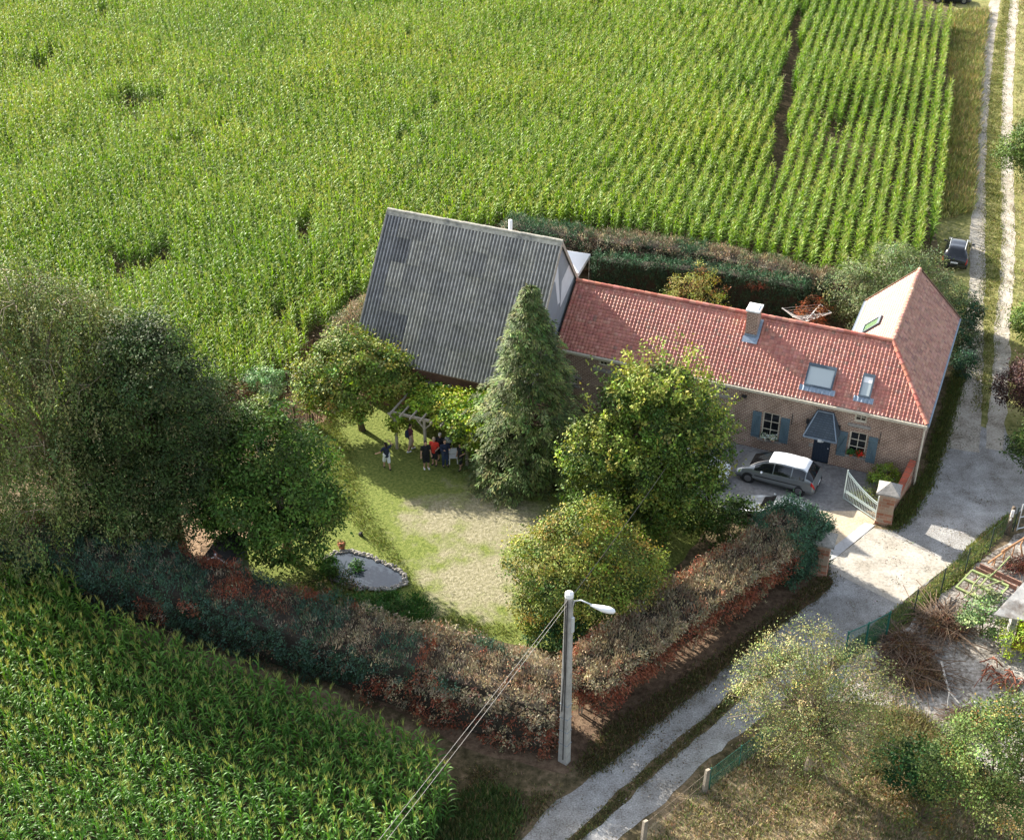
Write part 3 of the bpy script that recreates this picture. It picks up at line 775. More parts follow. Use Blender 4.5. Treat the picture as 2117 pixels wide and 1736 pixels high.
# windows, shutters, door, hood
window(house, *w1, YF, 2, 3, sill=(-9.42, -8.0, .68, .82)); window(house, *w2, YF, 2, 3, sill=(-4.2, -3.0, .87, 1.0))
for s_, si in ((s1, (-4.3, -3.0, 2.98, 3.17)), (s2, (-12.45, -11.1, 3.06, 3.26)), (s3, (-19.9, -18.55, 3.05, 3.27)), (s4, (-21.5, -20.75, 1.52, 1.65)), (s5, (-14.1, -12.95, .87, 1.0))):
    window(house, *s_, YF, 2, 2 if s_[3] - s_[2] < 1 else 3, .075, si)
b = MB(); b.box((-21.6, YF - .03, 2.15), (-20.65, YF + .05, 2.32)); b.build("lintel", M['stone'], house, bevel=.01)
b = MB(); b.box((-6.35, YF - .03, .95), (-6.1, YF + .05, 1.2)); b.build("quoin_stone", M['stone'], house, bevel=.01)
shutter(house, -9.83, -9.3, .83, 2.62, YF, True); shutter(house, -8.13, -7.6, .80, 2.57, YF, False)
shutter(house, -4.73, -4.2, .82, 2.52, YF, True); shutter(house, -3.0, -2.47, .78, 2.55, YF, False); shutter(house, -12.98, -12.5, 1.0, 2.65, YF, False)
b = MB(); y = YF + .06; n = 6
for i in range(n): b.box((-6.1 + i / n + .006, y, .02), (-6.1 + (i + 1) / n - .006, y + .04, 2.15))
b.box((-6.1, y + .03, 0), (-5.1, y + .06, 2.15))
door = b.build("door", M['dark_blue'], house)
b = MB(); b.ball((-5.22, y - .04, 1.05), .04); b.build("handle", M['alu'], door)
b = MB()
A = [(-6.62, YF, 2.45), (-6.58, -.95, 2.32), (-4.66, -.95, 2.32), (-4.62, YF, 2.45)]; Tt = [(-6.12, YF, 3.62), (-6.08, .0, 3.58), (-5.2, .0, 3.58), (-5.16, YF, 3.62)]
b.add(A + Tt, [(0, 1, 5, 4), (1, 2, 6, 5), (2, 3, 7, 6), (5, 6, 7, 4), (3, 2, 1, 0)])
can = b.build("canopy", M['slate'], house)
b = MB(); b.beam((-6.6, -.97, 2.31), (-4.64, -.97, 2.31), .05, .09); b.beam((-6.1, .02, 3.6), (-5.18, .02, 3.6), .09, .06)
for p, q in ((A[1], Tt[1]), (A[2], Tt[2])): b.beam(p, q, .06, .05)
b.build("canopy_trim", M['zinc'], can)
b = MB(); b.box((-5.72, -1.02, 2.16), (-5.5, -.86, 2.34)); b.ball((-5.45, -.9, 2.2), .07); b.build("porch_lamp", M['alu'], can)
for x, nm in ((-6.6, 1), (-4.75, 1)):
    b = MB(); b.box((x - .07, YF - .12, 2.55), (x + .07, YF - .01, 2.85)); b.build("wall_lantern", M['trim_black'], house)
for x in (-7.5, -2.4): b = MB(); b.beam((x, YF - .03, 2.2), (x, YF - .03, 2.95), .035, .035); b.build("shutter_stay", M['trim_black'], house)
b = MB()
b.tube([(-10.4, YF - .05, 3.5), (-10.5, YF - .12, 3.42), (-10.3, YF - .1, 3.35)], .025, 6); b.box((-10.6, YF - .08, 3.4), (-10.3, YF - .02, 3.55))
b.tube([(-10.5, YF - .04, 3.4), (-11.3, YF - .03, 2.75), (-11.9, YF - .03, 2.3)], .012, 4)
b.build("wall_ironwork", M['trim_black'], house)

# flower boxes at the windows
def flower_pot(p, label, col, n=26):
    t = empty("flower_pot", p, HA, label, "flower pot")
    b = MB(); b.tube([(0, 0, 0), (0, 0, .16)], [.08, .11], 10); b.build("pot", M['terracotta'], t)
    V, F, T, _ = crown_leaves([(0, 0, .28, .2, .14, .15)], n, .09, 14, .10, .08, [(col, 5), ((.03, .08, .02), 4)], shell=(.3, 1)); quads_object("flowers", V, F, M['leaf'], t, T)
    return t
flower_pot(hw(-3.4, .02, 1.0), "red geranium in a pot on the sill of the window right of the door", (.65, .02, .02), 40)
flower_pot(hw(-3.85, .02, 1.0), "green leafy pot plant on the sill left of the red geranium", (.06, .14, .05), 24)
flower_pot(hw(-8.95, .02, .82), "left pot of white flowers on the sill of the window left of the door", (.72, .72, .70), 22)
flower_pot(hw(-8.45, .02, .82), "right pot of white flowers on the sill of the window left of the door", (.72, .72, .70), 22)

# ------------------------------------------------------------ barn
barn = empty("barn", HC, HA, "tall barn with a steep grey corrugated roof adjoining the red tiled house", "barn")
BX0, BX1, BR, BZ, BEZ, BFY, BBY = -34.0, -22.42, 1.0, 10.85, 3.5, -4.6, 6.6
def under(y): return BZ - abs(y - BR) / 5.6 * (BZ - BEZ) - .12
b = MB()
x0, x1, y0, y1 = BX0 + .3, BX1 - .13, BFY + .4, BBY - .4
b.add([(x0, y0, -.1), (x1, y0, -.1), (x1, y0, under(y0)), (x0, y0, under(y0))], [(0, 1, 2, 3)])
b.add([(x1, y1, -.1), (x0, y1, -.1), (x0, y1, under(y1)), (x1, y1, under(y1))], [(0, 1, 2, 3)])
b.add([(x0, y1, -.1), (x0, y0, -.1), (x0, y0, under(y0)), (x0, BR, under(BR)), (x0, y1, under(y1))], [(0, 1, 2, 3, 4)])
b.add([(x1, y0, -.1), (x1, y1, -.1), (x1, y1, 3.3), (x1, y0, 3.3)], [(0, 1, 2, 3)])
b.build("wall", M['barn_brick'], barn)
b = MB()
b.add([(x1, y0, 3.3), (x1, y1, 3.3), (x1, y1, under(y1)), (x1, BR, under(BR)), (x1, y0, under(y0))], [(0, 1, 2, 3, 4)])
gable = b.build("gable_render", M['cladding'], barn)
b = MB(); xp = x1 + .008
b.add([(xp, -.15, under(-.15) - .1), (xp, .55, under(.55) - .1), (xp, 1.1, 6.7), (xp, .75, 6.7), (xp, .25, 8.5), (xp, -.45, 8.9)], [(5, 4, 3, 2, 1, 0)])
b.add([(xp, 1.35, 8.0), (xp, 2.6, 8.6), (xp, 3.6, 7.3), (xp, 1.2, 6.3)], [(3, 2, 1, 0)])
b.build("white_patch", M['cladding_white'], gable)
def sheet_plane(O, ea, es, La, Ls, flip):
    pitch = .222; k = 8
    na = int(La / pitch * k) + 1; rows = 6; A = np.linspace(0, La, na)
    O = np.array(O); ea = np.array(ea, float); es = np.array(es, float); nr = np.cross(ea, es); nr /= np.linalg.norm(nr); nr *= np.sign(nr[2])
    ph = A / pitch * 2 * np.pi; hA = .034 * np.cos(ph) + .010 * np.cos(2 * ph)
    S = []; hS = []
    for r in range(rows):
        for f_ in (0, .5, .985): S.append((r + f_) * Ls / rows); hS.append(.016 * (1 - f_))
    S = np.array(S); hS = np.array(hS); ns = len(S)
    sx = (A / 1.02).astype(int); sy = np.arange(ns) // 3
    jit = rng.normal(0, .003, (sx.max() + 1, rows))
    Pt = O + A[:, None, None] * ea + S[None, :, None] * es + (hA[:, None] + hS[None] + jit[sx][:, sy])[..., None] * nr
    sc = pick([((.38, .36, .325), 6), ((.32, .305, .28), 3), ((.42, .395, .345), 3)], (sx.max() + 1) * rows).reshape(sx.max() + 1, rows, 3)
    dark = np.array((.22, .215, .215))
    for i in range(sc.shape[0]):
        for j in range(rows):
            x = i * 1.02
            if flip == 0 and ((x < 2.1 and j in (0, 1)) or (x < 1.0) or (x < 2.0 and j in (4,))): sc[i, j] = dark * (1 if x > 1 else 1.25)
    lit_crest = np.clip((hA + .02) / .06, 0, 1)[:, None, None] ** 1.3
    T = sc[sx][:, sy] * (.42 + 1.2 * lit_crest * rng.uniform(.75, 1.1, (na, ns, 1))) * rng.uniform(.93, 1.07, (na, 1, 1))  # pale crests over dark troughs: sunlit ribs painted into the tint
    i, j = np.meshgrid(np.arange(na - 1), np.arange(ns - 1), indexing='ij'); i = i.ravel(); j = j.ravel()
    F = np.c_[i * ns + j, (i + 1) * ns + j, (i + 1) * ns + j + 1, i * ns + j + 1]
    if np.cross(ea, es)[2] < 0: F = F[:, ::-1]
    return Pt.reshape(-1, 3), F, T.reshape(-1, 3)
bl = math.hypot(5.6, BZ - BEZ); by, bz = 5.6 / bl, (BZ - BEZ) / bl
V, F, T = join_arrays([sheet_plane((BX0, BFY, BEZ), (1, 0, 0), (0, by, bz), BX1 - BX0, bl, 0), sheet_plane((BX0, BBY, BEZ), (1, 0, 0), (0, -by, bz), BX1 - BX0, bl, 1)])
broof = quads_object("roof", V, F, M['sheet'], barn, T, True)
b = MB(); n = 9
for k in range(n):
    xa, xb = BX0 + (BX1 - BX0) * k / n, BX0 + (BX1 - BX0) * (k + 1.02) / n
    b.tube([(xa, BR, BZ + .04), (xb, BR, BZ + .03)], [.12, .11], 8)
    for sg in (-1, 1):
        b.add([(xa, BR + sg * .02, BZ + .09 + .003 * (k % 2)), (xb, BR + sg * .02, BZ + .09 + .003 * (k % 2)), (xb, BR + sg * .22, BZ - .22 + .003 * (k % 2)), (xa, BR + sg * .22, BZ - .22 + .003 * (k % 2))], [(0, 1, 2, 3) if sg > 0 else (3, 2, 1, 0)])
b.build("ridge_cap", paint("lichened_ridge_cap", (.40, .375, .31), .9, var=.3, scale=5, dirt=(.15, .15, .14)), broof)
for sg, yy in ((-1, BFY), (1, BBY)):
    for x, dz in ((BX0 - .02, .03), (BX1, .09)): b = MB(); b.beam((x, yy, BEZ - dz), (x, BR - .001 * sg, BZ - dz), .045, .2); b.build("bargeboard", M['wood_grey'], barn)
b = MB(); b.add([(BX0 + .03, BFY, BEZ - .09), (BX1 - .03, BFY, BEZ - .09), (BX1 - .03, BR, BZ - .09), (BX0 + .03, BR, BZ - .09)], [(0, 1, 2, 3)])
b.add([(BX0 + .03, BBY, BEZ - .09), (BX1 - .03, BBY, BEZ - .09), (BX1 - .03, BR, BZ - .09), (BX0 + .03, BR, BZ - .09)], [(3, 2, 1, 0)]); b.build("underlay", M['wood_brown'], broof)
b = MB(); b.tube([(-26.6, 3.0, 7.8), (-26.6, 3.0, 10.62)], .12, 12); b.build("flue_pipe", M['white'], barn, True)

# ------------------------------------------------------------ party tent and clothes dryer behind the buildings
tp = hw(-27.3, 14.5)
tent = empty("party_tent", tp, HA + .08, "white party tent standing between barn and clipped hedge", "tent")
q = 1.5
for x, y_ in ((-q, -q), (q, -q), (q, q), (-q, q)): b = MB(); b.beam((x, y_, 0), (x, y_, 2.35), .05, .05); b.build("leg", M['alu'], tent)
b = MB(); c = [(-q - .06, -q - .06), (q + .06, -q - .06), (q + .06, q + .06), (-q - .06, q + .06)]
for i in range(4):
    p0, p1 = c[i], c[(i + 1) % 4]
    b.add([(*p0, 2.36), (*p1, 2.36), (0, 0, 3.15)], [(0, 1, 2)]); b.add([(*p0, 2.08), (*p1, 2.08), (*p1, 2.36), (*p0, 2.36)], [(0, 1, 2, 3)])
b.build("tent_roof", M['pvc'], tent)
dp = zp(1781, 400, 3.472, 318, 1200, 1.55); dp.z = 0
dry = empty("rotary_dryer", dp, 0, "pale rotary clothes dryer with open arms behind the tiled roof ridge", "clothes dryer")
b = MB(); b.tube([(0, 0, 0), (0, 0, 1.75)], .028, 8); b.build("post", M['alu'], dry)
arms = [zp(1781, 400, 3.472, x, y_, 2.35) - dp for x, y_ in ((130, 1100), (440, 1068))]
arms += [Vector((-arms[0].x, -arms[0].y, 2.3)), Vector((-arms[1].x, -arms[1].y, 2.3))]
for a in arms:
    b = MB(); b.beam((0, 0, 1.45), a, .05, .05); b.beam((0, 0, 1.75), Vector((0, 0, 1.45)).lerp(a, .45), .03, .03); b.build("arm", M['white'], dry)
b = MB(); arms.sort(key=lambda a: math.atan2(a.y, a.x))
for i in range(4):
    a0, a1 = arms[i], arms[(i + 1) % 4]
    for k in range(5):
        f_ = .35 + .16 * k; b.tube([Vector((0, 0, 1.45)).lerp(a0, f_), Vector((0, 0, 1.45)).lerp(a1, f_)], .008, 3, False)
b.build("lines", M['white'], dry)

# ------------------------------------------------------------ garden wall, pillars, gate
def pillar(p, label, h=2.1, s=.84, cap=True):
    t = empty("gate_pillar", p, HA + .05, label, "gate pillar", "brick gate pillars")
    b = MB(); b.box((-s/2 - .04, -s/2 - .04, 0), (s/2 + .04, s/2 + .04, .25)); b.box((-s/2, -s/2, .25), (s/2, s/2, h)); b.build("shaft", M['pillar_brick'], t, bevel=.012)
    b = MB(); c = s / 2 + .22
    pts = [(-c, -c), (0, -c + .02), (c, -c), (c - .02, 0), (c, c), (0, c - .02), (-c, c), (-c + .02, 0)]
    b.add([(x, y, h) for x, y in pts] + [(x, y, h + .1) for x, y in pts] + [(0, 0, h + .56)], [(i, (i + 1) % 8, 8 + (i + 1) % 8, 8 + i) for i in range(8)] + [(8 + i, 8 + (i + 1) % 8, 16) for i in range(8)] + [tuple(range(8))[::-1]])
    b.build("cap", M['stone'], t)
    return t
PR = gp(1826, 1076); PL = gp(1692, 1180)
pillar(PR, "brick gate pillar with pyramid stone cap beside the open metal gate")
pillar(PL, "brick gate pillar half buried in the green end of the hedge")
wall_a, wall_b = hw(-.35, -.25), PR
d = (wall_b - wall_a); L_ = d.length
t = empty("garden_wall", wall_a, math.atan2(d.y, d.x), "low brick garden wall with red coping between house corner and gate pillar", "wall")
b = MB(); b2 = MB(); n = 10
def wz(f_): return 1.75 - .75 * min(1, f_ / .4) if f_ < .4 else 1.0
for i in range(n):
    a, c = L_ * i / n, L_ * (i + 1) / n; za, zc = wz(i / n), wz((i + 1) / n)
    if c > L_ - .35: c = L_ - .35
    if c <= a: break
    b.add([(a, -.13, 0), (c, -.13, 0), (c, .13, 0), (a, .13, 0), (a, -.13, za), (c, -.13, zc), (c, .13, zc), (a, .13, za)], [(4, 5, 6, 7), (0, 1, 5, 4), (2, 3, 7, 6)])
    b2.add([(a, -.2, za + .003), (c, -.2, zc + .003), (c, .2, zc + .003), (a, .2, za + .003), (a, -.17, za + .07), (c, -.17, zc + .07), (c, .17, zc + .07), (a, .17, za + .07)], [(4, 5, 6, 7), (0, 1, 5, 4), (2, 3, 7, 6), (0, 3, 2, 1)])
b.build("brickwork", M['pillar_brick'], t); b2.build("coping", M['coping'], t)
ga = PR + Vector((-.50, -.10, 0)); gb = zp(1650, 850, 3.472, 1080, 1080, 0.05); gb.z = 0
d = gb - ga; L_ = d.length
gate = empty("metal_gate", ga, math.atan2(d.y, d.x), "pale green metal gate leaf standing open beside the capped pillar", "gate")
b = MB(); h0, h1 = 1.35, 2.05
b.beam((.03, 0, .08), (.03, 0, 1.75), .06, .06); b.beam((L_, 0, .08), (L_, 0, h1 + .05), .06, .06)
b.beam((.06, 0, .15), (L_ - .03, 0, .15), .04, .05); b.beam((.06, 0, .62), (L_ - .03, 0, .62), .04, .05); b.beam((.06, 0, .72), (L_ - .03, 0, .72), .04, .05)
top = [(.06 + (L_ - .09) * i / 10, 0, 1.28 + .72 * (i / 10) ** 1.7) for i in range(11)]
b.tube(top, .03, 6); b.tube([(x, y, z - .12) for x, y, z in top], .022, 6)
b.build("frame", M['chrome_green'], gate)
b = MB(); n = 20
for i in range(1, n):
    f_ = i / n; b.beam((.06 + (L_ - .09) * f_, 0, .17), (.06 + (L_ - .09) * f_, 0, 1.25 + .72 * f_ ** 1.7), .016, .016)
b.build("bars", M['chrome_green'], gate)

# ------------------------------------------------------------ pergola
prg = empty("pergola", HC, HA, "grey wooden pergola against the barn wall with open rafters", "pergola")
FB, BB, PX0, PX1, PZ = -8.2, -4.4, -29.5, -24.2, 2.55
for x in (-29.3, -27.4, -24.7):
    b = MB(); b.beam((x, FB, 0), (x, FB, PZ - .07), .14, .14)
    for sg in (-1, 1): b.beam((x, FB, PZ - .65), (x + sg * .5, FB, PZ - .1), .07, .08)
    b.build("post", M['wood_grey'], prg)
for yy in (FB, BB):
    b = MB(); b.beam((PX0 - .1, yy, PZ), (PX1 + .2, yy, PZ), .11, .15); b.build("beam", M['wood_grey'], prg)
for i in range(9):
    x = PX0 + .05 + i * .66; b = MB(); b.beam((x, FB - .45, PZ + .13), (x, BB + .1, PZ + .13), .07, .12); b.build("rafter", M['wood_grey'], prg)
VINE = [((.22, .27, .035), 5), ((.14, .20, .03), 4), ((.30, .30, .05), 2), ((.07, .12, .025), 2)]
vt = empty("grape_vine", hw(-26.2, -6.3), HA, "bright yellow-green vine spreading over the pergola rafters", "vine")
lob = [(-1.6, .3, 2.74, 1.3, 1.2, .35), (-.2, .2, 2.8, 1.5, 1.4, .4), (.3, -1.3, 2.78, 1.2, .9, .4), (1.2, .9, 2.8, 1.6, .9, .4), (-.6, -.4, 2.72, 1.5, 1.0, .35), (-2.6, .9, 2.65, 1.0, 1.0, .35), (.9, -1.1, 2.75, 1.2, 1.0, .4), (1.6, -1.3, 2.75, 1.9, 1.1, .45), (.6, .2, 2.7, 2.2, 1.4, .4), (2.4, .4, 2.8, 1.5, 1.2, .45), (-1.4, .6, 2.6, 1.4, .8, .4), (-2.2, -.6, 2.4, .9, .8, .5), (1.7, -2.1, 2.3, 1.0, .5, .7), (2.3, -2.2, 1.9, .5, .35, .6), (-3.1, -1.6, 1.9, .5, .5, .8)]
V, F, T, cs = crown_leaves(lob, 620, .28, 28, .19, .17, VINE, shell=(.2, 1.05)); quads_object("foliage", V, F, M['leaf'], vt, T)
b = MB(); b.tube([(2.6, -1.75, 0), (2.5, -1.8, 1.3), (2.2, -1.5, 2.6), (.5, 0, 2.7), (-1.5, .5, 2.7)], [.05, .045, .04, .03, .02], 6); b.tube([(2.2, -1.5, 2.6), (1.9, .6, 2.7)], [.03, .02], 5); b.build("stem", M['bark'], vt)

# ------------------------------------------------------------ utility pole with lamp and cables
pb = gp(1166, 1572); PH = height_at(pb, 1226)
pole = empty("utility_pole", pb, HA - .25, "tall grey concrete utility pole with street lamp at the hedge corner", "utility pole")
b = MB(); w0, w1_ = .24, .15
b.add([(-w0, -w0 * .75, -.2), (w0, -w0 * .75, -.2), (w0, w0 * .75, -.2), (-w0, w0 * .75, -.2), (-w1_, -w1_ * .75, PH - .15), (w1_, -w1_ * .75, PH - .15), (w1_, w1_ * .75, PH - .15), (-w1_, w1_ * .75, PH - .15)],
      [(0, 1, 5, 4), (1, 2, 6, 5), (2, 3, 7, 6), (3, 0, 4, 7), (4, 5, 6, 7)])
b.build("shaft", M['concrete'], pole, bevel=.03)
b = MB(); b.tube([(0, 0, PH - .16), (0, 0, PH + .02), (0, 0, PH + .1)], [.19, .18, .04], 12); b.build("cap", M['white'], pole)
b = MB(); b.tube([(.05, -.2, .3), (.04, -.17, PH * .5), (.03, -.155, PH - .3)], .022, 6); b.tube([(-.1, -.19, 3.2), (-.02, -.18, PH * .55), (-.08, -.15, PH - .4)], .022, 6); b.build("riser_cables", M['black_cable'], pole)
for z in (1.2, 2.0, 2.8, 3.6): b = MB(); q = w0 - (w0 - w1_) * z / PH + .012; b.box((-q, -q * .78, z), (q, q * .78, z + .02)); b.build("band", M['zinc'], pole)
b = MB(); b.box((.16, -.06, PH - 2.0), (.27, .06, PH - 1.2)); b.build("junction_box", M['alu'], pole)
lt = gp(1247, 1256, PH - .35) ; lm = pole.matrix_basis
rot = -(HA - .25); dl = lt - pb; lx, ly = dl.x * math.cos(rot) - dl.y * math.sin(rot), dl.x * math.sin(rot) + dl.y * math.cos(rot)
la = math.hypot(lx, ly); ld = Vector((lx / la, ly / la, 0))
b = MB(); b.tube([Vector((0, 0, PH - .75)) + ld * .15, Vector((0, 0, PH - .35)) + ld * .22, Vector((0, 0, PH - .22)) + ld * .5, Vector((0, 0, PH - .36)) + ld * (la - .35)], [.035, .035, .03, .03], 8); b.build("lamp_arm", M['alu'], pole, True)
b = MB(); c = Vector((0, 0, PH - .40)) + ld * (la - .05)
for sx, hz, dz in ((-.5, .05, .03), (-.38, .09, .03), (-.1, .13, .0), (.25, .15, -.02), (.48, .10, -.03), (.56, .02, -.03)): pass
ring = []
b.tube([c - ld * .52 + Vector((0, 0, .04)), c - ld * .36 + Vector((0, 0, .03)), c, c + ld * .3, c + ld * .5 - Vector((0, 0, .01)), c + ld * .56 - Vector((0, 0, .02))], [.04, .075, .14, .15, .10, .02], 12); b.build("lamp_head", M['white'], pole, True)
def cable(p, q, sag, r, label, mat='cable', group=None):
    p, q = Vector(p), Vector(q); pts = []
    for i in range(25):
        f_ = i / 24; x = p.lerp(q, f_); x.z -= sag * 4 * f_ * (1 - f_); pts.append(x)
    b = MB(); b.tube(pts, r, 5); o = b.build("overhead_cable", M[mat])
    return tag(o, label, "cable", group)
ptop = pb + Vector((0, 0, PH - .25))
for du, zz, lab in ((-26, 7.4, "upper overhead cable running from pole top down over the near maize"), (0, 7.0, "lower overhead cable running from pole top down over the near maize")):
    e = gp(752 + du * .5, 1780 - 0, zz); far = ptop + (e - ptop) * 2.2
    cable(ptop - Vector((0, 0, .25 if du == 0 else 0)), far, .25, .009, lab)
cable(ptop - Vector((0, 0, .1)), hw(-11.9, YF - .05, 3.9), .35, .012, "thin dark service cable from pole top to the farmhouse wall", 'black_cable')
# ------------------------------------------------------------ cars
def catmull(xs, ys, x):
    """smooth curve through rows of ys at xs"""
    xs = np.asarray(xs, float); ys = np.asarray(ys, float); x = np.asarray(x, float)
    m = np.gradient(ys, xs, axis=0)
    i = np.clip(np.searchsorted(xs, x, side='right') - 1, 0, len(xs) - 2)
    h = (xs[i + 1] - xs[i]); t = (x - xs[i]) / h
    sh = (...,) + (None,) * (ys.ndim - 1)
    t = t[sh]; h = h[sh]
    return (2*t**3 - 3*t**2 + 1) * ys[i] + (t**3 - 2*t**2 + t) * h * m[i] + (-2*t**3 + 3*t**2) * ys[i+1] + (t**3 - t**2) * h * m[i+1]
def car(label, loc, heading, paint_, L=4.4, Wd=1.85, H=1.65, hood=.95, kind='mpv', roofmat=None, plate=None, rails=False):
    """stations along the length from tail (0) to nose (1): belt height, roof height, roof half width"""
    t = empty("parked_car", loc, heading, label, "car", "parked cars")
    w = Wd / 2
    if kind == 'mpv':
        st = [(0.0, .60, .64, .78, .84), (.02, .86, .98, .80, .95), (.06, 1.02, H - .42, .72, .98), (.14, 1.02, H - .08, .64, 1.0), (.30, 1.0, H, .63, 1.0), (.48, .97, H - .01, .63, 1.0), (.60, .95, H - .10, .62, 1.0), (.72, .93, H - .34, .64, 1.0), (.84, .90, 1.0, .70, .98), (.93, .74, .82, .66, .93), (1.0, .45, .5, .5, .78)]
        ws, rs, sd = (.60, .83), (.035, .125), (.13, .76)
    else:
        st = [(0.0, .60, .64, .80, .86), (.02, .82, .92, .80, .94), (.06, .95, 1.08, .72, .97), (.16, .96, H - .06, .66, .99), (.30, .95, H, .67, 1.0), (.48, .93, H - .01, .67, 1.0), (.56, .92, H - .10, .66, 1.0), (.74, .90, .98, .72, .99), (.88, .76, .84, .68, .95), (.97, .58, .64, .62, .88), (1.0, .42, .46, .5, .76)]
        ws, rs, sd = (.565, .725), (.05, .15), (.17, .62)
    st = np.array(st); z0 = .26
    def rings(s):
        k = catmull(st[:, 0], st[:, 1:], s); zb, zr, wr, wf = k.T
        zr = np.maximum(zr, zb + .03)
        ww = w * np.minimum(wf, 1.0); wr = np.minimum(wr, .97) * w / .93 * 0.93
        P = np.zeros((len(s), 7, 3)); P[:, :, 0] = (s * L - L / 2)[:, None]
        Y = [ww * .80, ww * .975, ww, ww * .965, wr, wr * .86, wr * 0]
        Z = [z0 + 0 * zb, z0 + .10 + 0 * zb, z0 + (zb - z0) * .55, zb, zr - .10 * np.clip((zr - zb) / .3, .15, 1), zr - .025, zr]
        for i in range(7): P[:, i, 1] = Y[i]; P[:, i, 2] = Z[i]
        return P
    def surf(s, tt):
        P = rings(np.asarray(s, float)); key = np.array([0, .1, .3, .5, .78, .86, 1.0])
        return catmull(key, np.swapaxes(P, 0, 1), np.asarray(tt)).swapaxes(0, 1)
    def patch(s, tt, off, both=True, flip=False):
        P = surf(s, tt); du = np.gradient(P, axis=0); dv = np.gradient(P, axis=1); N = np.cross(du, dv); N /= np.maximum(np.linalg.norm(N, axis=2, keepdims=True), 1e-6)
        if (N[..., 1].mean() + N[..., 2].mean()) < 0: N = -N
        P = P + N * off; return P
    def add_patch(b, P, mirror=True):
        n, m, _ = P.shape
        F = [(i*m + j, (i+1)*m + j, (i+1)*m + j+1, i*m + j+1) for i in range(n-1) for j in range(m-1)]
        b.add(P.reshape(-1, 3), F)
        if mirror:
            Q = P.copy(); Q[..., 1] *= -1; b.add(Q.reshape(-1, 3), [f[::-1] for f in F])
    s = np.unique(np.r_[np.linspace(0, .14, 13), np.linspace(.14, .86, 30), np.linspace(.86, 1, 12)])
    tt = np.r_[np.linspace(0, .5, 9), np.linspace(.53, .78, 7), np.linspace(.8, 1, 6)]
    b = MB(); P = patch(s, tt, 0); add_patch(b, P)
    for e in (0, -1):
        r = P[e]; b.add(list(map(tuple, r)) + [(x, -y, z) for x, y, z in r[::-1]], [tuple(range(2 * len(r)))])
    b.box((-L/2 + .12, -w * .84, .2), (L/2 - .14, w * .84, .34))
    b.build("body", paint_, t, True)
    if roofmat:
        b = MB(); add_patch(b, patch(np.linspace(.125, .60, 16), np.linspace(.80, 1, 6), .006)); b.build("sunlit_roof_panel", roofmat, t, True)
    b = MB(); add_patch(b, patch(np.linspace(*ws, 8), np.linspace(.80, 1, 6), .010)); b.build("windscreen", M['car_glass'], t, True)
    b = MB(); add_patch(b, patch(np.linspace(*rs, 7), np.linspace(.60, 1, 8), .010)); b.build("rear_window", M['car_glass'], t, True)
    sa, sb = sd; cuts = [sa, sa + (sb - sa) * .27, sa + (sb - sa) * .62, sb]
    for sg in (1, -1):
        for i in range(3):
            Pp = patch(np.linspace(cuts[i] + .006, cuts[i+1] - .006, 7), np.linspace(.52, .755, 5), .010); Pp[..., 1] *= sg
            b = MB(); add_patch(b, Pp if sg > 0 else Pp[::-1], False); b.build("side_window", M['car_glass'], t, True)
        hl = patch(np.linspace(.905, .965, 5), np.linspace(.34, .62, 5), .008); hl[..., 1] *= sg; b = MB(); add_patch(b, hl, False); b.build("headlight", M['clear_lens'], t, True)
        tl = patch(np.linspace(.004, .055, 5), np.linspace(.40, .57, 5), .010); tl[..., 1] *= sg; b = MB(); add_patch(b, tl, False); b.build("tail_light", M['red_lens'], t, True)
        b = MB(); x = ws[0] * L - L/2 + .25; b.ball((x, sg * (w + .11), 1.02), (.07, .11, .075), 10, 6); b.beam((x, sg * (w - .06), .98), (x, sg * (w + .1), 1.0), .05, .04); b.build("mirror", paint_ if kind != 'mpv' else M['car_white'], t, True)
        tr = patch(np.linspace(.17, .74, 12), np.linspace(.285, .325, 2), .012); tr[..., 1] *= sg; b = MB(); add_patch(b, tr, False); b.build("side_trim", M['trim_black'], t)
        for fx in (.185, .815):
            x = fx * L - L/2; y = sg * (w - .10)
            b = MB(); b.tube([(x, y - .11, .32), (x, y - .10, .32), (x, y + .10 , .32), (x, y + .118, .32)], [.27, .325, .325, .29], 22); wh = b.build("wheel", M['rubber'], t)
            b = MB(); b.tube([(x, y + sg * .112, .32), (x, y + sg * .124, .32)], [.215, .20], 18)
            for k in range(5):
                a = 2 * math.pi * k / 5; b.beam((x, y + sg * .127, .32), (x + .19 * math.cos(a), y + sg * .127, .32 + .19 * math.sin(a)), .05, .012, (0, 1, 0))
            b.build("rim", M['rim'], wh)
            b = MB(); b.tube([(x, sg * (w * .965), .33), (x, sg * (w * 1.003), .33)], [.375, .375], 22); b.build("wheel_arch", M['trim_black'], t)
    b = MB(); b.box((-L/2 - .03, -w * .80, .30), (-L/2 + .1, w * .80, .52)); b.build("bumper", M['trim_black'] if kind == 'mpv' else paint_, t, bevel=.03)
    b = MB(); b.box((-L/2 - .045, -.26, .56 if kind == 'mpv' else .60), (-L/2 - .02, .26, .68 if kind == 'mpv' else .72)); b.build("number_plate", M['clear_lens'], t)
    if rails:
        for sg in (1, -1):
            Pp = surf(np.linspace(.16, .56, 12), np.array([.83])); b = MB(); b.tube([(p[0][0], sg * p[0][1], p[0][2] + .05) for p in Pp], .022, 6); b.build("roof_rail", M['alu'], t)
    return t
A180 = HA + math.pi
def z3(x, y, z=0): return zp(1650, 850, 3.472, x, y, z)
c = (z3(250, 950) + z3(780, 1050)) / 2 + HV * .95
car("grey people carrier with pale sunlit roof parked in front of the blue door", (c.x, c.y, .02), A180 - .05, M['car_grey'], 4.75, 1.95, 1.68, kind='mpv', roofmat=M['car_white'])  # sunlight on the grey roof painted in as a white panel
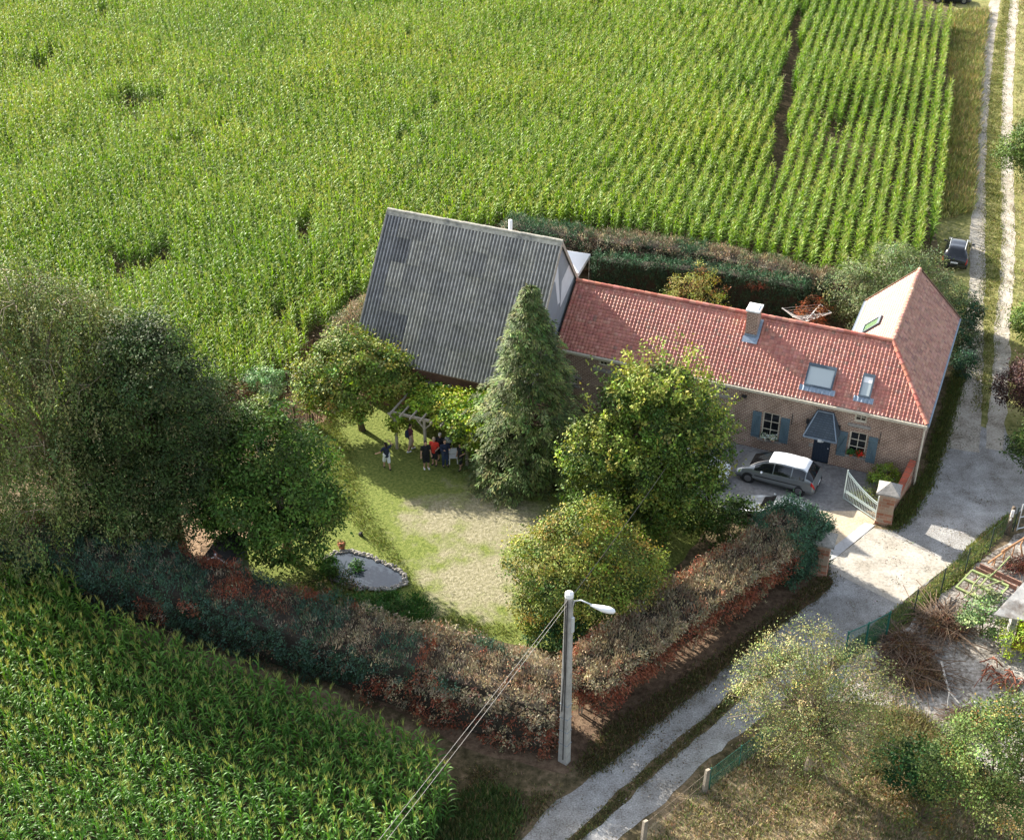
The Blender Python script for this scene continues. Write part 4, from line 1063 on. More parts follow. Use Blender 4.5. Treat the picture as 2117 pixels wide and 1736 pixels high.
c = gp(1606, 1078); car("silver car half hidden behind the green hedge end", (c.x, c.y, .02), A180 - .04, M['car_silver'], 4.3, 1.8, 1.5, kind='hatch')
c = gp(1432, 978); car("white car mostly hidden under the leafy tree by the house", (c.x, c.y, .02), HA, M['car_white'], 4.2, 1.8, 1.5, kind='hatch')
c = hw(-1.75, 30.6, .02); car("black estate car with roof rails parked beside the grassy track", c, HA + math.pi / 2 + .02, M['car_black'], 4.5, 1.85, 1.55, kind='hatch', rails=True)
c = gp(1962, 4); car("dark grey car parked across the far end of the maize field", (c.x, c.y, .02), HA + .25, M['car_dark'], 4.6, 1.85, 1.55, kind='hatch')

# ------------------------------------------------------------ people
def fuse(name, caps, mat, parent, voxel=.014, balls=(), smooth=6):
    b = MB()
    for p, q, r0, r1 in caps: b.capsule(p, q, r0, r1, 12)
    for c, r in balls: b.ball(c, r, 14, 10)
    o = b.build(name, mat, parent, True)
    m = o.modifiers.new("remesh", 'REMESH'); m.mode = 'VOXEL'; m.voxel_size = voxel; m.use_smooth_shade = True
    s = o.modifiers.new("smooth", 'SMOOTH'); s.factor = .5; s.iterations = smooth
    return o
def arm_pts(sh, side, kind):
    f = {'down': ((.05 * side, .02, -.28), (.03 * side, -.06, -.25)), 'bent': ((.07 * side, .05, -.27), (-.05 * side, -.22, -.02)), 'phone': ((.06 * side, -.06, -.26), (-.08 * side, -.20, .10)),
         'raised': ((.18 * side, -.05, .10), (-.12 * side, -.02, .20)), 'out': ((.14 * side, -.05, -.24), (.16 * side, -.12, -.10)), 'hip': ((.17 * side, .05, -.24), (-.13 * side, -.06, -.16)), 'point': ((.10 * side, -.20, -.06), (.04 * side, -.25, .03))}[kind]
    e = sh + Vector(f[0]); return e, e + Vector(f[1])
def hand(caps, wr, d, side):
    d = d.normalized(); sd = d.cross(Vector((0, 1, .2))).normalized(); n = d.cross(sd)
    pal = wr + d * .075
    caps.append((wr, pal, .026, .033)); caps.append((wr + d * .04 + sd * .02, pal + sd * .018, .018, .016)); caps.append((wr + d * .04 - sd * .02, pal - sd * .018, .018, .016))
    for i, (o, l) in enumerate(((-.030, .062), (-.010, .075), (.011, .080), (.031, .070))):
        a = pal + sd * o; k = a + d * l * .5 + n * .006; caps.append((a, k, .0105, .010)); caps.append((k, k + d * l * .4 + n * .022, .010, .008))
    a = wr + d * .03 + sd * .030; k = a + (d * .7 + sd * .7) * .035; caps.append((a, k, .013, .011)); caps.append((k, k + (d + n * .4) * .03, .011, .009))
def person(loc, face, label, shirt, bottom, shoes, hair, arms=('down', 'down'), legs='stand', H=1.78, shorts=True, lean=0, hat=None, sleeves='short', pack=None, look=0, longhair=False):
    t = empty("person", loc, face, label, "person", "people gathered by the pergola")
    k = H / 1.78; V_ = Vector
    st = .19 if legs == 'walk' else .04
    hip = V_((0, 0, .93)); le = lean
    chest = V_((0, -le * .25, 1.30)); neck = V_((0, -le * .36, 1.50)); head = V_((0, -le * .45 - .02, 1.655))
    caps, shirtc, botc = [], [], []
    caps += [(hip, chest, .135, .145), (chest, neck - V_((0, 0, .04)), .14, .07), (neck - V_((0, 0, .05)), head - V_((0, 0, .05)), .055, .055)]
    shirtc += [(hip - V_((0, 0, .02)), chest, .162, .168), (chest, chest + V_((0, 0, .10)), .168, .12)]
    botc += [(hip + V_((-.07, 0, .06)), hip + V_((.07, 0, .06)), .145, .145)]
    shoec = []
    for s, kind in ((1, arms[0]), (-1, arms[1])):
        sh = chest + V_((.19 * s, 0, .11)); e, w_ = arm_pts(sh, s, kind)
        caps += [(chest + V_((.08 * s, 0, .1)), sh, .08, .062), (sh, e, .056, .042), (e, w_, .043, .028)]
        hand(caps, w_, (w_ - e), s)
        shirtc += [(chest + V_((.08 * s, 0, .09)), sh, .10, .078), (sh, sh.lerp(e, .62 if sleeves == 'short' else 1), .076, .066 if sleeves == 'short' else .06)]
        if sleeves == 'long': shirtc.append((e, e.lerp(w_, .92), .06, .045))
        dy = -st * s if legs == 'walk' else -.02 * s
        hp = hip + V_((.09 * s, 0, -.02)); kn = V_((.10 * s, dy * .6 - .03, .50)); an = V_((.105 * s, dy + .03, .09))
        caps += [(hp, kn, .088, .058), (kn, an, .060, .038), (an, V_((an.x + .01 * s, an.y - .13, .045)), .04, .035)]
        shoec += [(V_((an.x, an.y + .03, .05)), V_((an.x + .015 * s, an.y - .15, .04)), .052, .046)]
        botc += [(hp, hp.lerp(kn, 1.02 if shorts else 1), .112, .098)]
        if not shorts: botc.append((kn, kn.lerp(an, .95), .085, .065))
    hd = [(head, (.078, .098, .118)), (head + V_((0, -.02, -.075)), (.055, .07, .055)), (head + V_((0, -.102, -.02)), (.014, .022, .024)), (head + V_((.08, 0, -.015)), (.014, .022, .034)), (head + V_((-.08, 0, -.015)), (.014, .022, .034))]
    sc = lambda L: [(p * k, q * k, a * k, c_ * k) for p, q, a, c_ in L]
    fuse("body", sc(caps), M['skin'], t, .0095, [(c_ * k, tuple(x * k for x in r)) for c_, r in hd], 3)
    fuse("shirt", sc(shirtc), shirt, t, .016); fuse("shorts" if shorts else "trousers", sc(botc), bottom, t, .016)
    fuse("shoes", sc(shoec), shoes, t, .012, (), 3)
    hb = [((head + V_((0, .018, .035))) * k, (.086 * k, .098 * k, .098 * k))]
    hc = sc([(head + V_((0, .06, 0)), head + V_((0, .09, -.20)), .07, .05)]) if longhair else []
    fuse("hair", hc, hair, t, .012, hb, 3)
    if hat: fuse("cap", sc([(head + V_((0, -.05, .075)), head + V_((0, -.15, .06)), .06, .045)]), hat, t, .012, [((head + V_((0, 0, .07))) * k, (.092 * k, .105 * k, .07 * k))], 3)
    for s in (1, -1):
        b = MB(); b.ball((head + V_((.03 * s, -.093, .012))) * k, .012 * k, 8, 6); b.build("eye", M['eye'], t)
    b = MB(); b.ball((head + V_((0, -.092, -.062))) * k, (.024 * k, .01 * k, .008 * k), 8, 6); b.build("mouth", M['lip'], t)
    if pack: fuse("backpack", sc([(V_((0, .19, 1.05)), V_((0, .19, 1.32)), .13, .11)]), pack, t, .016)
    return t
def z8(x, y, z=0): return zp(850, 950, 7.057, x, y, z)
T_ = math.radians
person(z8(355, 985), T_(205), "person in navy top and white shorts walking with one hand raised to the head", M['navy'], M['c_white'], M['shoe_dark'], M['hair_dark'], ('out', 'raised'), 'walk', 1.86, longhair=True)
person(z8(745, 690), T_(120), "person in maroon shirt and beige shorts with a dark backpack beside pergola post", M['maroon'], M['beige'], M['shoe'], M['hair_dark'], ('bent', 'down'), 'walk', 1.92, pack=M['navy'])
person(z8(1000, 985), T_(15), "person in black shirt and black shorts with bright white shoes looking up", M['c_black'], M['c_black'], M['shoe'], M['hair_dark'], ('down', 'down'), 'stand', 1.98)
person(z8(1135, 925), T_(-20), "person in bright red shirt and dark shorts at centre of the group", M['c_red'], M['c_black'], M['shoe_dark'], M['hair_fair'], ('bent', 'bent'), 'stand', 1.98)
person(z8(1310, 950), T_(25), "person in dark blue long sleeved top and jeans standing right of the red shirt", M['navy'], M['jeans'], M['shoe_dark'], M['hair_dark'], ('phone', 'phone'), 'stand', 1.94, shorts=False, sleeves='long')
person(z8(1235, 850), T_(-10), "person in black top and pale cap standing behind the red shirt", M['c_black'], M['c_black'], M['shoe_dark'], M['hair_dark'], ('down', 'bent'), 'stand', 1.96, hat=M['cap'])
person(z8(1565, 985), T_(-40), "person in black clothes standing alone at right of the group near the conifer", M['c_black'], M['c_black'], M['shoe_dark'], M['hair_dark'], ('bent', 'down'), 'walk', 1.80)
# a white plastic chair and a covered barbecue under the pergola
cp = z8(1440, 880); cp.z = 0
t = empty("garden_chair", cp, HA + .5, "white plastic garden chair under the vine behind the person in black", "chair")
b = MB(); b.box((-.24, -.22, .42), (.24, .22, .45)); b.build("seat", M['white'], t, bevel=.01)
b = MB(); b.box((-.24, .21, .46), (.24, .24, .85)); b.build("backrest", M['white'], t, bevel=.01)
for x, y in ((-.22, -.2), (.22, -.2), (-.22, .2), (.22, .2)): b = MB(); b.beam((x * 1.1, y * 1.1, 0), (x, y, .42), .04, .04); b.build("leg", M['white'], t)
bp = z8(1370, 700); bp.z = 0
t = empty("barbecue", bp, 0, "round kettle barbecue with pale grey lid under the hanging vine", "barbecue")
b = MB(); b.ball((0, 0, .80), (.30, .30, .26), 18, 10); b.build("lid", M['alu'], t, True)
b = MB(); b.tube([(0, 0, .52), (0, 0, .62), (0, 0, .78)], [.16, .27, .305], 18); b.build("bowl", M['trim_black'], t, True)
for k_ in range(3): b = MB(); a = 2.1 * k_; b.beam((.32 * math.cos(a), .32 * math.sin(a), 0), (.14 * math.cos(a), .14 * math.sin(a), .6), .03, .03); b.build("leg", M['alu'], t)

# cat on the lawn
kp = zp(400, 1100, 3.528, 1550, 515); t = empty("cat", kp, .6, "small black cat sitting at the edge of shade on the lawn", "cat")
fuse("body", [((0, .08, .11), (0, -.06, .20), .085, .065), ((0, -.06, .20), (0, -.12, .29), .05, .04), ((.05, -.08, .18), (.05, -.12, .02), .03, .022), ((-.05, -.08, .18), (-.05, -.12, .02), .03, .022), ((.07, .08, .08), (.08, -.02, .03), .05, .025), ((-.07, .08, .08), (-.08, -.02, .03), .05, .025), ((0, .14, .06), (.14, .26, .03), .025, .015), ((.03, -.13, .36), (.035, -.13, .40), .018, .004), ((-.03, -.13, .36), (-.035, -.13, .40), .018, .004)], M['c_black'], t, .01, [((0, -.15, .32), (.052, .06, .05))], 3)

# ------------------------------------------------------------ pond
def z6(x, y, z=0): return zp(400, 1100, 3.528, x, y, z)
ctr = [(1262, 775), (1290, 705), (1380, 668), (1460, 660), (1600, 700), (1800, 785), (1895, 850), (1890, 910), (1790, 955), (1540, 950), (1370, 890), (1300, 850)]
water = sheet("pond_water", [z6(x, y) for x, y in ctr], 0.10, M['water'], .05, .5, 21)
b = MB(); pts = [z6(x, y) for x, y in ctr]; cen = sum(pts, Vector()) / len(pts)
for i in range(len(pts)):
    a, c = pts[i], pts[(i + 1) % len(pts)]; n = max(2, int((c - a).length / .13))
    for k in range(n):
        p = a.lerp(c, k / n); o = (p - cen).normalized()
        for q in range(2):
            r = random.uniform(.05, .12); pp = p + o * (.03 + q * .17) + Vector((random.uniform(-.05, .05), random.uniform(-.05, .05), 0))
            b.ball((pp.x, pp.y, .12), (r * random.uniform(.8, 1.5), r * random.uniform(.6, 1.1), .05 + random.uniform(0, .07)), 7, 5)
tag(b.build("pond_rim", paint("rim_stones", (.27, .25, .22), .9, var=.5, scale=3), None, True), "low rim of grey stones round the garden pond", "pond rim")
t = empty("plant_pot", z6(1395, 625), 0, "terracotta pot standing at the far rim of the pond", "plant pot")
b = MB(); b.tube([(0, 0, 0), (0, 0, .3), (0, 0, .34)], [.13, .2, .22], 14); b.build("pot", M['terracotta'], t, True)
V, F, T, _ = crown_leaves([(0, 0, .42, .2, .2, .14)], 16, .07, 9, .1, .05, [((.18, .08, .04), 2), ((.06, .09, .03), 2)]); quads_object("plant", V, F, M['leaf'], t, T)
# ------------------------------------------------------------ small garden shed
sp = zp(400, 1100, 3.528, 385, 800, 0)
shd_a, shd_b = z6(245, 705, 2.0), z6(505, 748, 2.0); d = shd_b - shd_a; ang = math.atan2(d.y, d.x); wd = d.length / 2
mid = (shd_a + shd_b) / 2; t = empty("garden_shed", (mid.x, mid.y, 0), ang, "small blue grey garden shed with white roof trim behind the left hedge", "shed")
b = MB(); b.add([(-wd * .86, 0, 0), (wd * .86, 0, 0), (wd * .86, 0, 2.02), (0, 0, 2.38), (-wd * .86, 0, 2.02)], [(0, 1, 2, 3, 4)]); b.add([(-wd * .86, 1.9, 0), (-wd * .86, 0, 0), (-wd * .86, 0, 2.02), (-wd * .86, 1.9, 2.02)], [(0, 1, 2, 3)]); b.add([(wd * .86, 0, 0), (wd * .86, 1.9, 0), (wd * .86, 1.9, 2.02), (wd * .86, 0, 2.02)], [(0, 1, 2, 3)])
b.build("wall", paint("blue_grey_boards", (.10, .14, .16), .8, var=.2), t)
b = MB()
for sg in (-1, 1): b.add([(0, -.12, 2.46), (sg * wd, -.12, 2.0), (sg * wd, 2.0, 2.0), (0, 2.0, 2.46), (0, -.12, 2.42), (sg * wd, -.12, 1.96), (sg * wd, 2.0, 1.96), (0, 2.0, 2.42)], [(0, 1, 2, 3), (4, 5, 6, 7), (0, 1, 5, 4), (1, 2, 6, 5)])
b.build("roof", paint("dark_felt_roof", (.03, .028, .026), .95, var=.3), t)
b = MB()
for sg in (-1, 1): b.beam((0, -.15, 2.43), (sg * wd * 1.02, -.15, 1.97), .04, .12, (0, -1, 0))
b.box((-.05, -.2, 2.40), (.05, -.1, 2.62)); b.build("trim", M['white'], t)
# ------------------------------------------------------------ paling fences
def paling(name, pts, h, label, gap=.09, mat='wood_brown'):
    o = pts[0]; t = empty(name, o, 0, label, "fence"); b = MB()
    for p in pts: bp_ = MB(); p = p - o; bp_.beam(p, p + Vector((0, 0, h * 1.15)), .10, .10); bp_.build("post", M['bark'], t)
    for i in range(len(pts) - 1):
        a, c = pts[i] - o, pts[i + 1] - o; L = (c - a).length; n = int(L / gap); d = (c - a) / L
        for k in range(n):
            p = a + d * (k * gap) ; hh = h * random.uniform(.9, 1.06); q = p + Vector((random.uniform(-.03, .03), random.uniform(-.03, .03), hh)); b.beam(p, q, .045, .025)
        for z in (h * .3, h * .75): b.beam(a + Vector((0, 0, z)), c + Vector((0, 0, z)), .02, .02)
    b.build("palings", M[mat], t); return t
def z7(x, y, z=0): return zp(640, 750, 4.234, x, y, z)
paling("paling_fence", [z7(395, 330), z7(230, 440), z7(90, 570), z7(130, 700)], 1.35, "brown paling fence running between maize edge and the maple")
paling("paling_fence", [z7(-330, 900), z7(0, 980), z7(200, 1000), z7(350, 1010)], 1.25, "short brown paling fence with a thick end post beside the lawn")
paling("paling_gate", [z7(375, 1020), z7(505, 915)], .8, "open paling gate leaf standing across the sandy path", .11)

# ------------------------------------------------------------ wire fence along the road
def r4(x, y, z=0): return zp(1900, 1150, 4.34, x, y, z)
def r5(x, y, z=0): return zp(1781, 1453, 3.472, x, y, z)
def r7(x, y, z=0): return zp(1450, 1400, 3.14, x, y, z)
def wire_fence(label, posts, h, pr, pm, wm, top=False):
    o = posts[0]; t = empty("wire_fence", o, 0, label, "fence")
    for p in posts:
        b = MB(); q = p - o; b.tube([q, q + Vector((random.uniform(-.04, .04), random.uniform(-.04, .04), h))], pr, 7); b.ball(q + Vector((0, 0, h)), pr * 1.2, 7, 5); b.build("post", M[pm], t)
    b = MB()
    for a, c in zip(posts, posts[1:]):
        a, c = a - o, c - o; b.add([a + Vector((0, 0, .04)), c + Vector((0, 0, .04)), c + Vector((0, 0, h - .06)), a + Vector((0, 0, h - .06))], [(0, 1, 2, 3)])
    b.build("netting", M[wm], t)
    b = MB()
    for a, c in zip(posts, posts[1:]):
        a, c = a - o, c - o
        for z in ((.05, h - .03) if top else (h * .5, h - .05)): b.tube([a + Vector((0, 0, z)), c + Vector((0, 0, z))], .028 if top else .006, 5)
    b.build("rail" if top else "wire", M[pm], t)
    return t
wire_fence("green framed wire fence panel with top rail beside the road", [r4(690, 1450), r4(480, 1560), r4(270, 1655)], 1.75, .05, 'fence_green', 'wire_green', True)
wire_fence("dark thin posts with fine wire along the grassy road edge", [r4(690, 1450), r4(970, 1207), r4(1245, 990), r4(1490, 782), r4(1735, 575), r4(1975, 372)], 1.62, .036, 'black_metal', 'wire_thin')
wire_fence("low green netting fence behind the two old wooden posts at the bottom", [r7(625, 1365), r7(840, 1200), r7(1000, 1080), r7(1200, 930), r7(1600, 620)], 1.35, .025, 'fence_green', 'wire_green')
wire_fence("plain strained wires between the wooden posts at the bottom edge", [r7(590, 1385), r7(140, 1760)], 1.25, .02, 'twig', 'wire_thin')
for p, lab in ((r7(590, 1385), "stout weathered wooden fence post at the end of the green netting"), (r7(140, 1760), "stout weathered wooden fence post at the bottom edge beside the road")):
    b = MB(); b.add([(-.1, -.1, 0), (.1, -.1, 0), (.1, .1, 0), (-.1, .1, 0), (-.09, -.09, 1.42), (.09, -.09, 1.46), (.09, .09, 1.38), (-.09, .09, 1.36)], [(4, 5, 6, 7), (0, 1, 5, 4), (1, 2, 6, 5), (2, 3, 7, 6), (3, 0, 4, 7)])
    o = b.build("fence_post", M['old_post'], None, bevel=.02); o.location = p; o.rotation_euler = (0, .04, .5); tag(o, lab, "fence post")
p = r4(1915, 400); t = empty("gate_post", p, 0, "dark wooden gate post with a white plate at the road edge", "gate post")
b = MB(); b.tube([(0, 0, 0), (.02, 0, 1.0), (.04, .02, 1.85)], [.13, .12, .11], 9); b.build("post", M['bark'], t, True)
b = MB(); b.box((-.12, -.16, 1.3), (.04, -.12, 1.75)); b.box((-.1, -.15, 1.05), (-.02, -.12, 1.2)); b.build("plate", M['white'], t)
ga_ = r4(2010, 375); t = empty("field_gate", ga_, 0, "grey tubular gate at the right edge beyond the gate post", "gate")
gd = (r4(2330, 300) - ga_); b = MB()
for a, c in (((0, 0, .1), (0, 0, 1.9)), ((0, 0, 1.85), (gd.x, gd.y, 1.85)), ((0, 0, .2), (gd.x, gd.y, .2)), ((gd.x * .5, gd.y * .5, .2), (gd.x * .5, gd.y * .5, 1.85)), ((0, 0, 1.0), (gd.x, gd.y, 1.0))): b.tube([a, c], .03, 6)
b.build("frame", M['alu'], t); b = MB(); b.add([(0, 0, .2), (gd.x, gd.y, .2), (gd.x, gd.y, 1.85), (0, 0, 1.85)], [(0, 1, 2, 3)]); b.build("netting", M['wire_thin'], t)

# ------------------------------------------------------------ farm implements, outbuilding, brushwood
o = r4(1650, 920); t = empty("harrow", o, 0, "faded green spring-tooth harrow frame standing on stony ground", "farm implement")
q4 = lambda x, y, z: r4(x, y, z) - o
b = MB(); Z = .62
ends = [((1560, 765), (1930, 925)), ((1480, 850), (1860, 1030)), ((1400, 935), (1650, 1060))]
for a, c in ends: b.beam(q4(*a, Z), q4(*c, Z), .13, .12)
b.beam(q4(1400, 935, Z), q4(1560, 765, Z), .08, .08); b.beam(q4(1810, 1060, Z), q4(1930, 925, Z), .08, .08); b.beam(q4(1565, 1010, Z), q4(1720, 835, Z), .08, .08)
b.build("frame", M['implement_green'], t)
b = MB()
for pts in (((1480, 1040), (1560, 970), (1575, 915), (1650, 830), (1780, 800)), ((1580, 920), (1700, 925), (1800, 890), (1880, 870)), ((1740, 830), (1830, 750), (1945, 625)), ((1580, 960), (1600, 1010), (1650, 1060))):
    b.tube([q4(x, y, Z + .1 + .12 * math.sin(i * 1.4)) for i, (x, y) in enumerate(pts)], .04, 6)
b.build("drawbar", M['implement_green'], t)
for a, c in ends:
    n = 5
    for k in range(n):
        f_ = (k + .5) / n; p = q4(*a, Z).lerp(q4(*c, Z), f_); b = MB(); b.tube([p, p + Vector((.06, -.14, -.2)), p + Vector((.12, .05, -.5)), p + Vector((.02, .06, -.62))], .022, 5); b.build("tine", M['rust'], t)
o = r4(1900, 560); t = empty("ladder_frame", o, 0, "faded orange steel frame leaning along the stony ground behind the harrow", "farm implement"); q4 = lambda x, y, z: r4(x, y, z) - o
b = MB(); b.beam(q4(1725, 690, .5), q4(2110, 425, .9), .07, .09); b.beam(q4(1860, 575, .75), q4(2110, 425, .95), .05, .07); b.beam(q4(1760, 715, .3), q4(1790, 660, .55), .05, .05)
for f_ in (.2, .45, .7): p = q4(1725, 690, .5).lerp(q4(2110, 425, .9), f_); b.beam(p, p - Vector((0, 0, p.z)), .05, .05)
b.build("frame", M['implement_orange'], t)
o = r4(1850, 800); t = empty("seed_drill", o, 0, "rusty red wooden trough of an old implement behind the green harrow", "farm implement"); q4 = lambda x, y, z: r4(x, y, z) - o
b = MB(); b.beam(q4(1640, 715, .5), q4(2060, 905, .5), .06, .30); b.beam(q4(1600, 745, .5), q4(2010, 945, .5), .06, .26)
for f_ in np.linspace(.05, .95, 8): b.beam(q4(1640, 715, .4).lerp(q4(2060, 905, .4), f_), q4(1600, 745, .4).lerp(q4(2010, 945, .4), f_), .05, .04)
b.build("trough", paint("red_brown_boards", (.30, .17, .12), .9, var=.3, scale=6), t)
for f_ in (.05, .5, .95): b = MB(); p = q4(1620, 730, .5).lerp(q4(2035, 925, .5), f_); b.tube([p - Vector((0, 0, .5)), p], .04, 6); b.build("leg", M['rust'], t)
o = r4(2080, 560); t = empty("curved_rake", o, 0, "tan curved metal tine standing behind the harrow at the right edge", "farm implement")
b = MB(); b.tube([(-.2, -.5, 0), (-.3, -.2, .5), (-.1, 0, .9), (.3, .1, .95), (.7, .2, .6), (.9, .3, 0)], .05, 7); b.build("tine", M['implement_orange'], t, True)
# open outbuilding at the right edge
ca, cb_, cc = r4(1775, 1215, 2.7), r4(2085, 885, 3.3), r4(2420, 1345, 2.7)
t = empty("outbuilding", (ca.x, ca.y, 0), 0, "low brick outbuilding with pale corrugated roof at the right edge", "outbuilding")
ca0 = Vector((ca.x, ca.y, 0)); e1 = cc - ca; e2 = cb_ - ca; n = 64; VV, FF = [], []
for i in range(n * 4 + 1):
    f_ = i / (n * 4); hh = .04 * math.cos(f_ * n * 2 * math.pi * .5)
    for g in (0, 1): VV.append(Vector((0, 0, ca.z)) + e2 * f_ + e1 * g + Vector((0, 0, hh)))
FF = [(2*i, 2*i+1, 2*i+3, 2*i+2) for i in range(n * 4)]
b = MB(); b.add(VV, FF); b.build("roof", paint("old_corrugated_sheet", (.62, .60, .56), .85, var=.25, scale=2.5, dirt=(.26, .2, .15)), t, True)
b = MB(); p0 = r4(1890, 1600) - ca0; b.beam(p0, Vector((p0.x, p0.y, 2.55)), .28, .28); b.build("pier", M['concrete'], t)
b = MB(); w0_ = r4(1960, 1560) - ca0; w1_ = r4(2420, 1640) - ca0
b.add([w0_, w1_, w1_ + Vector((0, 0, 2.5)), w0_ + Vector((0, 0, 2.5))], [(0, 1, 2, 3)]); w2_ = w0_ + Vector((e2.x, e2.y, 0)) * .9; b.add([w2_, w0_, w0_ + Vector((0, 0, 2.5)), w2_ + Vector((0, 0, 3.0))], [(0, 1, 2, 3)]); b.build("wall", M['red_brick_old'], t)
def brush(label, c, w, h, n, pal, leaves=900, thick=.011, mat='brush', ang=None):
    t = empty("brushwood_pile", c, 0, label, "brushwood"); b = MB()
    for i in range(n):
        a = rng.uniform(0, 2 * math.pi) if ang is None else ang + rng.normal(0, .35); l = rng.uniform(.5, 1) * w * .55
        m = Vector((rng.normal(0, w * .15), rng.normal(0, w * .15), rng.uniform(.03, h * .6))); d = Vector((math.cos(a), math.sin(a), rng.normal(0, .08)))
        p = [m - d * l, m - d * l * .3 + Vector((rng.normal(0, .07), rng.normal(0, .07), .08)), m + d * l * .4 + Vector((rng.normal(0, .07), rng.normal(0, .07), .05)), m + d * l]
        for q in p: q.z = max(q.z, .02)
        b.tube(p, [thick * 2, thick * 1.6, thick, thick * .5], 4)
    b.build("branches", M[mat], t)
    if leaves:
        V, F, T, _ = crown_leaves([(0, 0, h * .35, w * .42, w * .36, h * .4), (w * .2, -w * .1, h * .3, w * .25, w * .3, h * .35)], max(8, leaves // 30), .22, 30, .13, .05, pal, shell=(.1, 1.0), flat=.5); quads_object("dead_leaves", V, F, M['dry'], t, T)
    return t
RUST = [((.10, .05, .032), 4), ((.065, .036, .026), 3), ((.15, .085, .05), 2)]
brush("brown dead brushwood heap in front of the green framed fence", r4(880, 1570), 3.0, .75, 120, RUST, 2600)
brush("loose dead brushwood with grey branches near the outbuilding", r4(1260, 1330), 3.8, .55, 120, RUST, 1900)
brush("dark reddish brush heap lower down beside the forked white branch", r5(1180, 400), 3.8, .65, 150, RUST, 2600)
brush("small heap of dry brown twigs below the forked white branch", r5(1640, 800), 2.4, .5, 90, RUST, 1500)
brush("dark red leafy heap behind the rusty trough", r4(2010, 740), 2.4, .55, 20, [((.10, .03, .03), 3), ((.16, .06, .05), 2), ((.06, .03, .02), 2)], 1500)
o = r5(1480, 540); t = empty("forked_branch", o, 0, "bleached white forked branch lying on the stony ground", "branch"); q5 = lambda x, y, z: r5(x, y, z) - o
b = MB(); b.tube([q5(1418, 300, .25), q5(1440, 400, .3), q5(1480, 540, .25), q5(1560, 630, .2), q5(1640, 720, .15), q5(1780, 840, .1)], [.07, .065, .055, .04, .03, .015], 7)
b.tube([q5(1480, 540, .25), q5(1470, 600, .3), q5(1462, 670, .3)], [.035, .025, .012], 6); b.tube([q5(1560, 630, .2), q5(1590, 700, .25), q5(1610, 760, .25)], [.025, .02, .01], 6); b.build("limb", M['pale_bark'], t, True)
o = r5(1880, 470); t = empty("scrap_heap", o, 0, "tangled rusty scrap metal heap beside the grey green shrub", "scrap metal"); b = MB()
for i in range(26):
    a = rng.uniform(0, 6.28); c0 = Vector((rng.normal(0, .55), rng.normal(0, .5), 0)); r = rng.uniform(.25, .6); pts = []
    for k in range(6): pts.append(c0 + Vector((math.cos(a) * r * (k / 2.5 - 1), math.sin(a) * r * (k / 2.5 - 1), .08 + .45 * math.sin(math.pi * k / 5) * rng.uniform(.5, 1.1))))
    b.tube(pts, rng.uniform(.018, .04), 5)
b.build("bars", M['rust'], t, True)
for x, y, s, lab in ((1640, 640, .13, "larger white stone on dry ground below the scrap heap"), (2005, 625, .11, "white stone near the right edge below the scrap heap"), (1690, 630, .1, "small pale stone beside the larger white stone"), (1760, 665, .09, "flat pale stone right of the larger white stone")):
    b = MB(); b.ball((0, 0, s * .4), (s, s * .8, s * .6), 8, 6); ob = b.build("stone", M['cladding_white'], None, True); ob.location = r5(x, y); tag(ob, lab, "stone")
for x, y, s, lab in ((1240, 370, .22, "pale block lying on the lit bare earth under the dark trees"), (1080, 490, .15, "small pale stone at the left edge of the lit bare earth")):
    b = MB(); b.ball((0, 0, s * .4), (s, s * .6, s * .5), 8, 6); ob = b.build("stone", M['white'], None, True); ob.location = z6(x - 1000, y); tag(ob, lab, "stone")
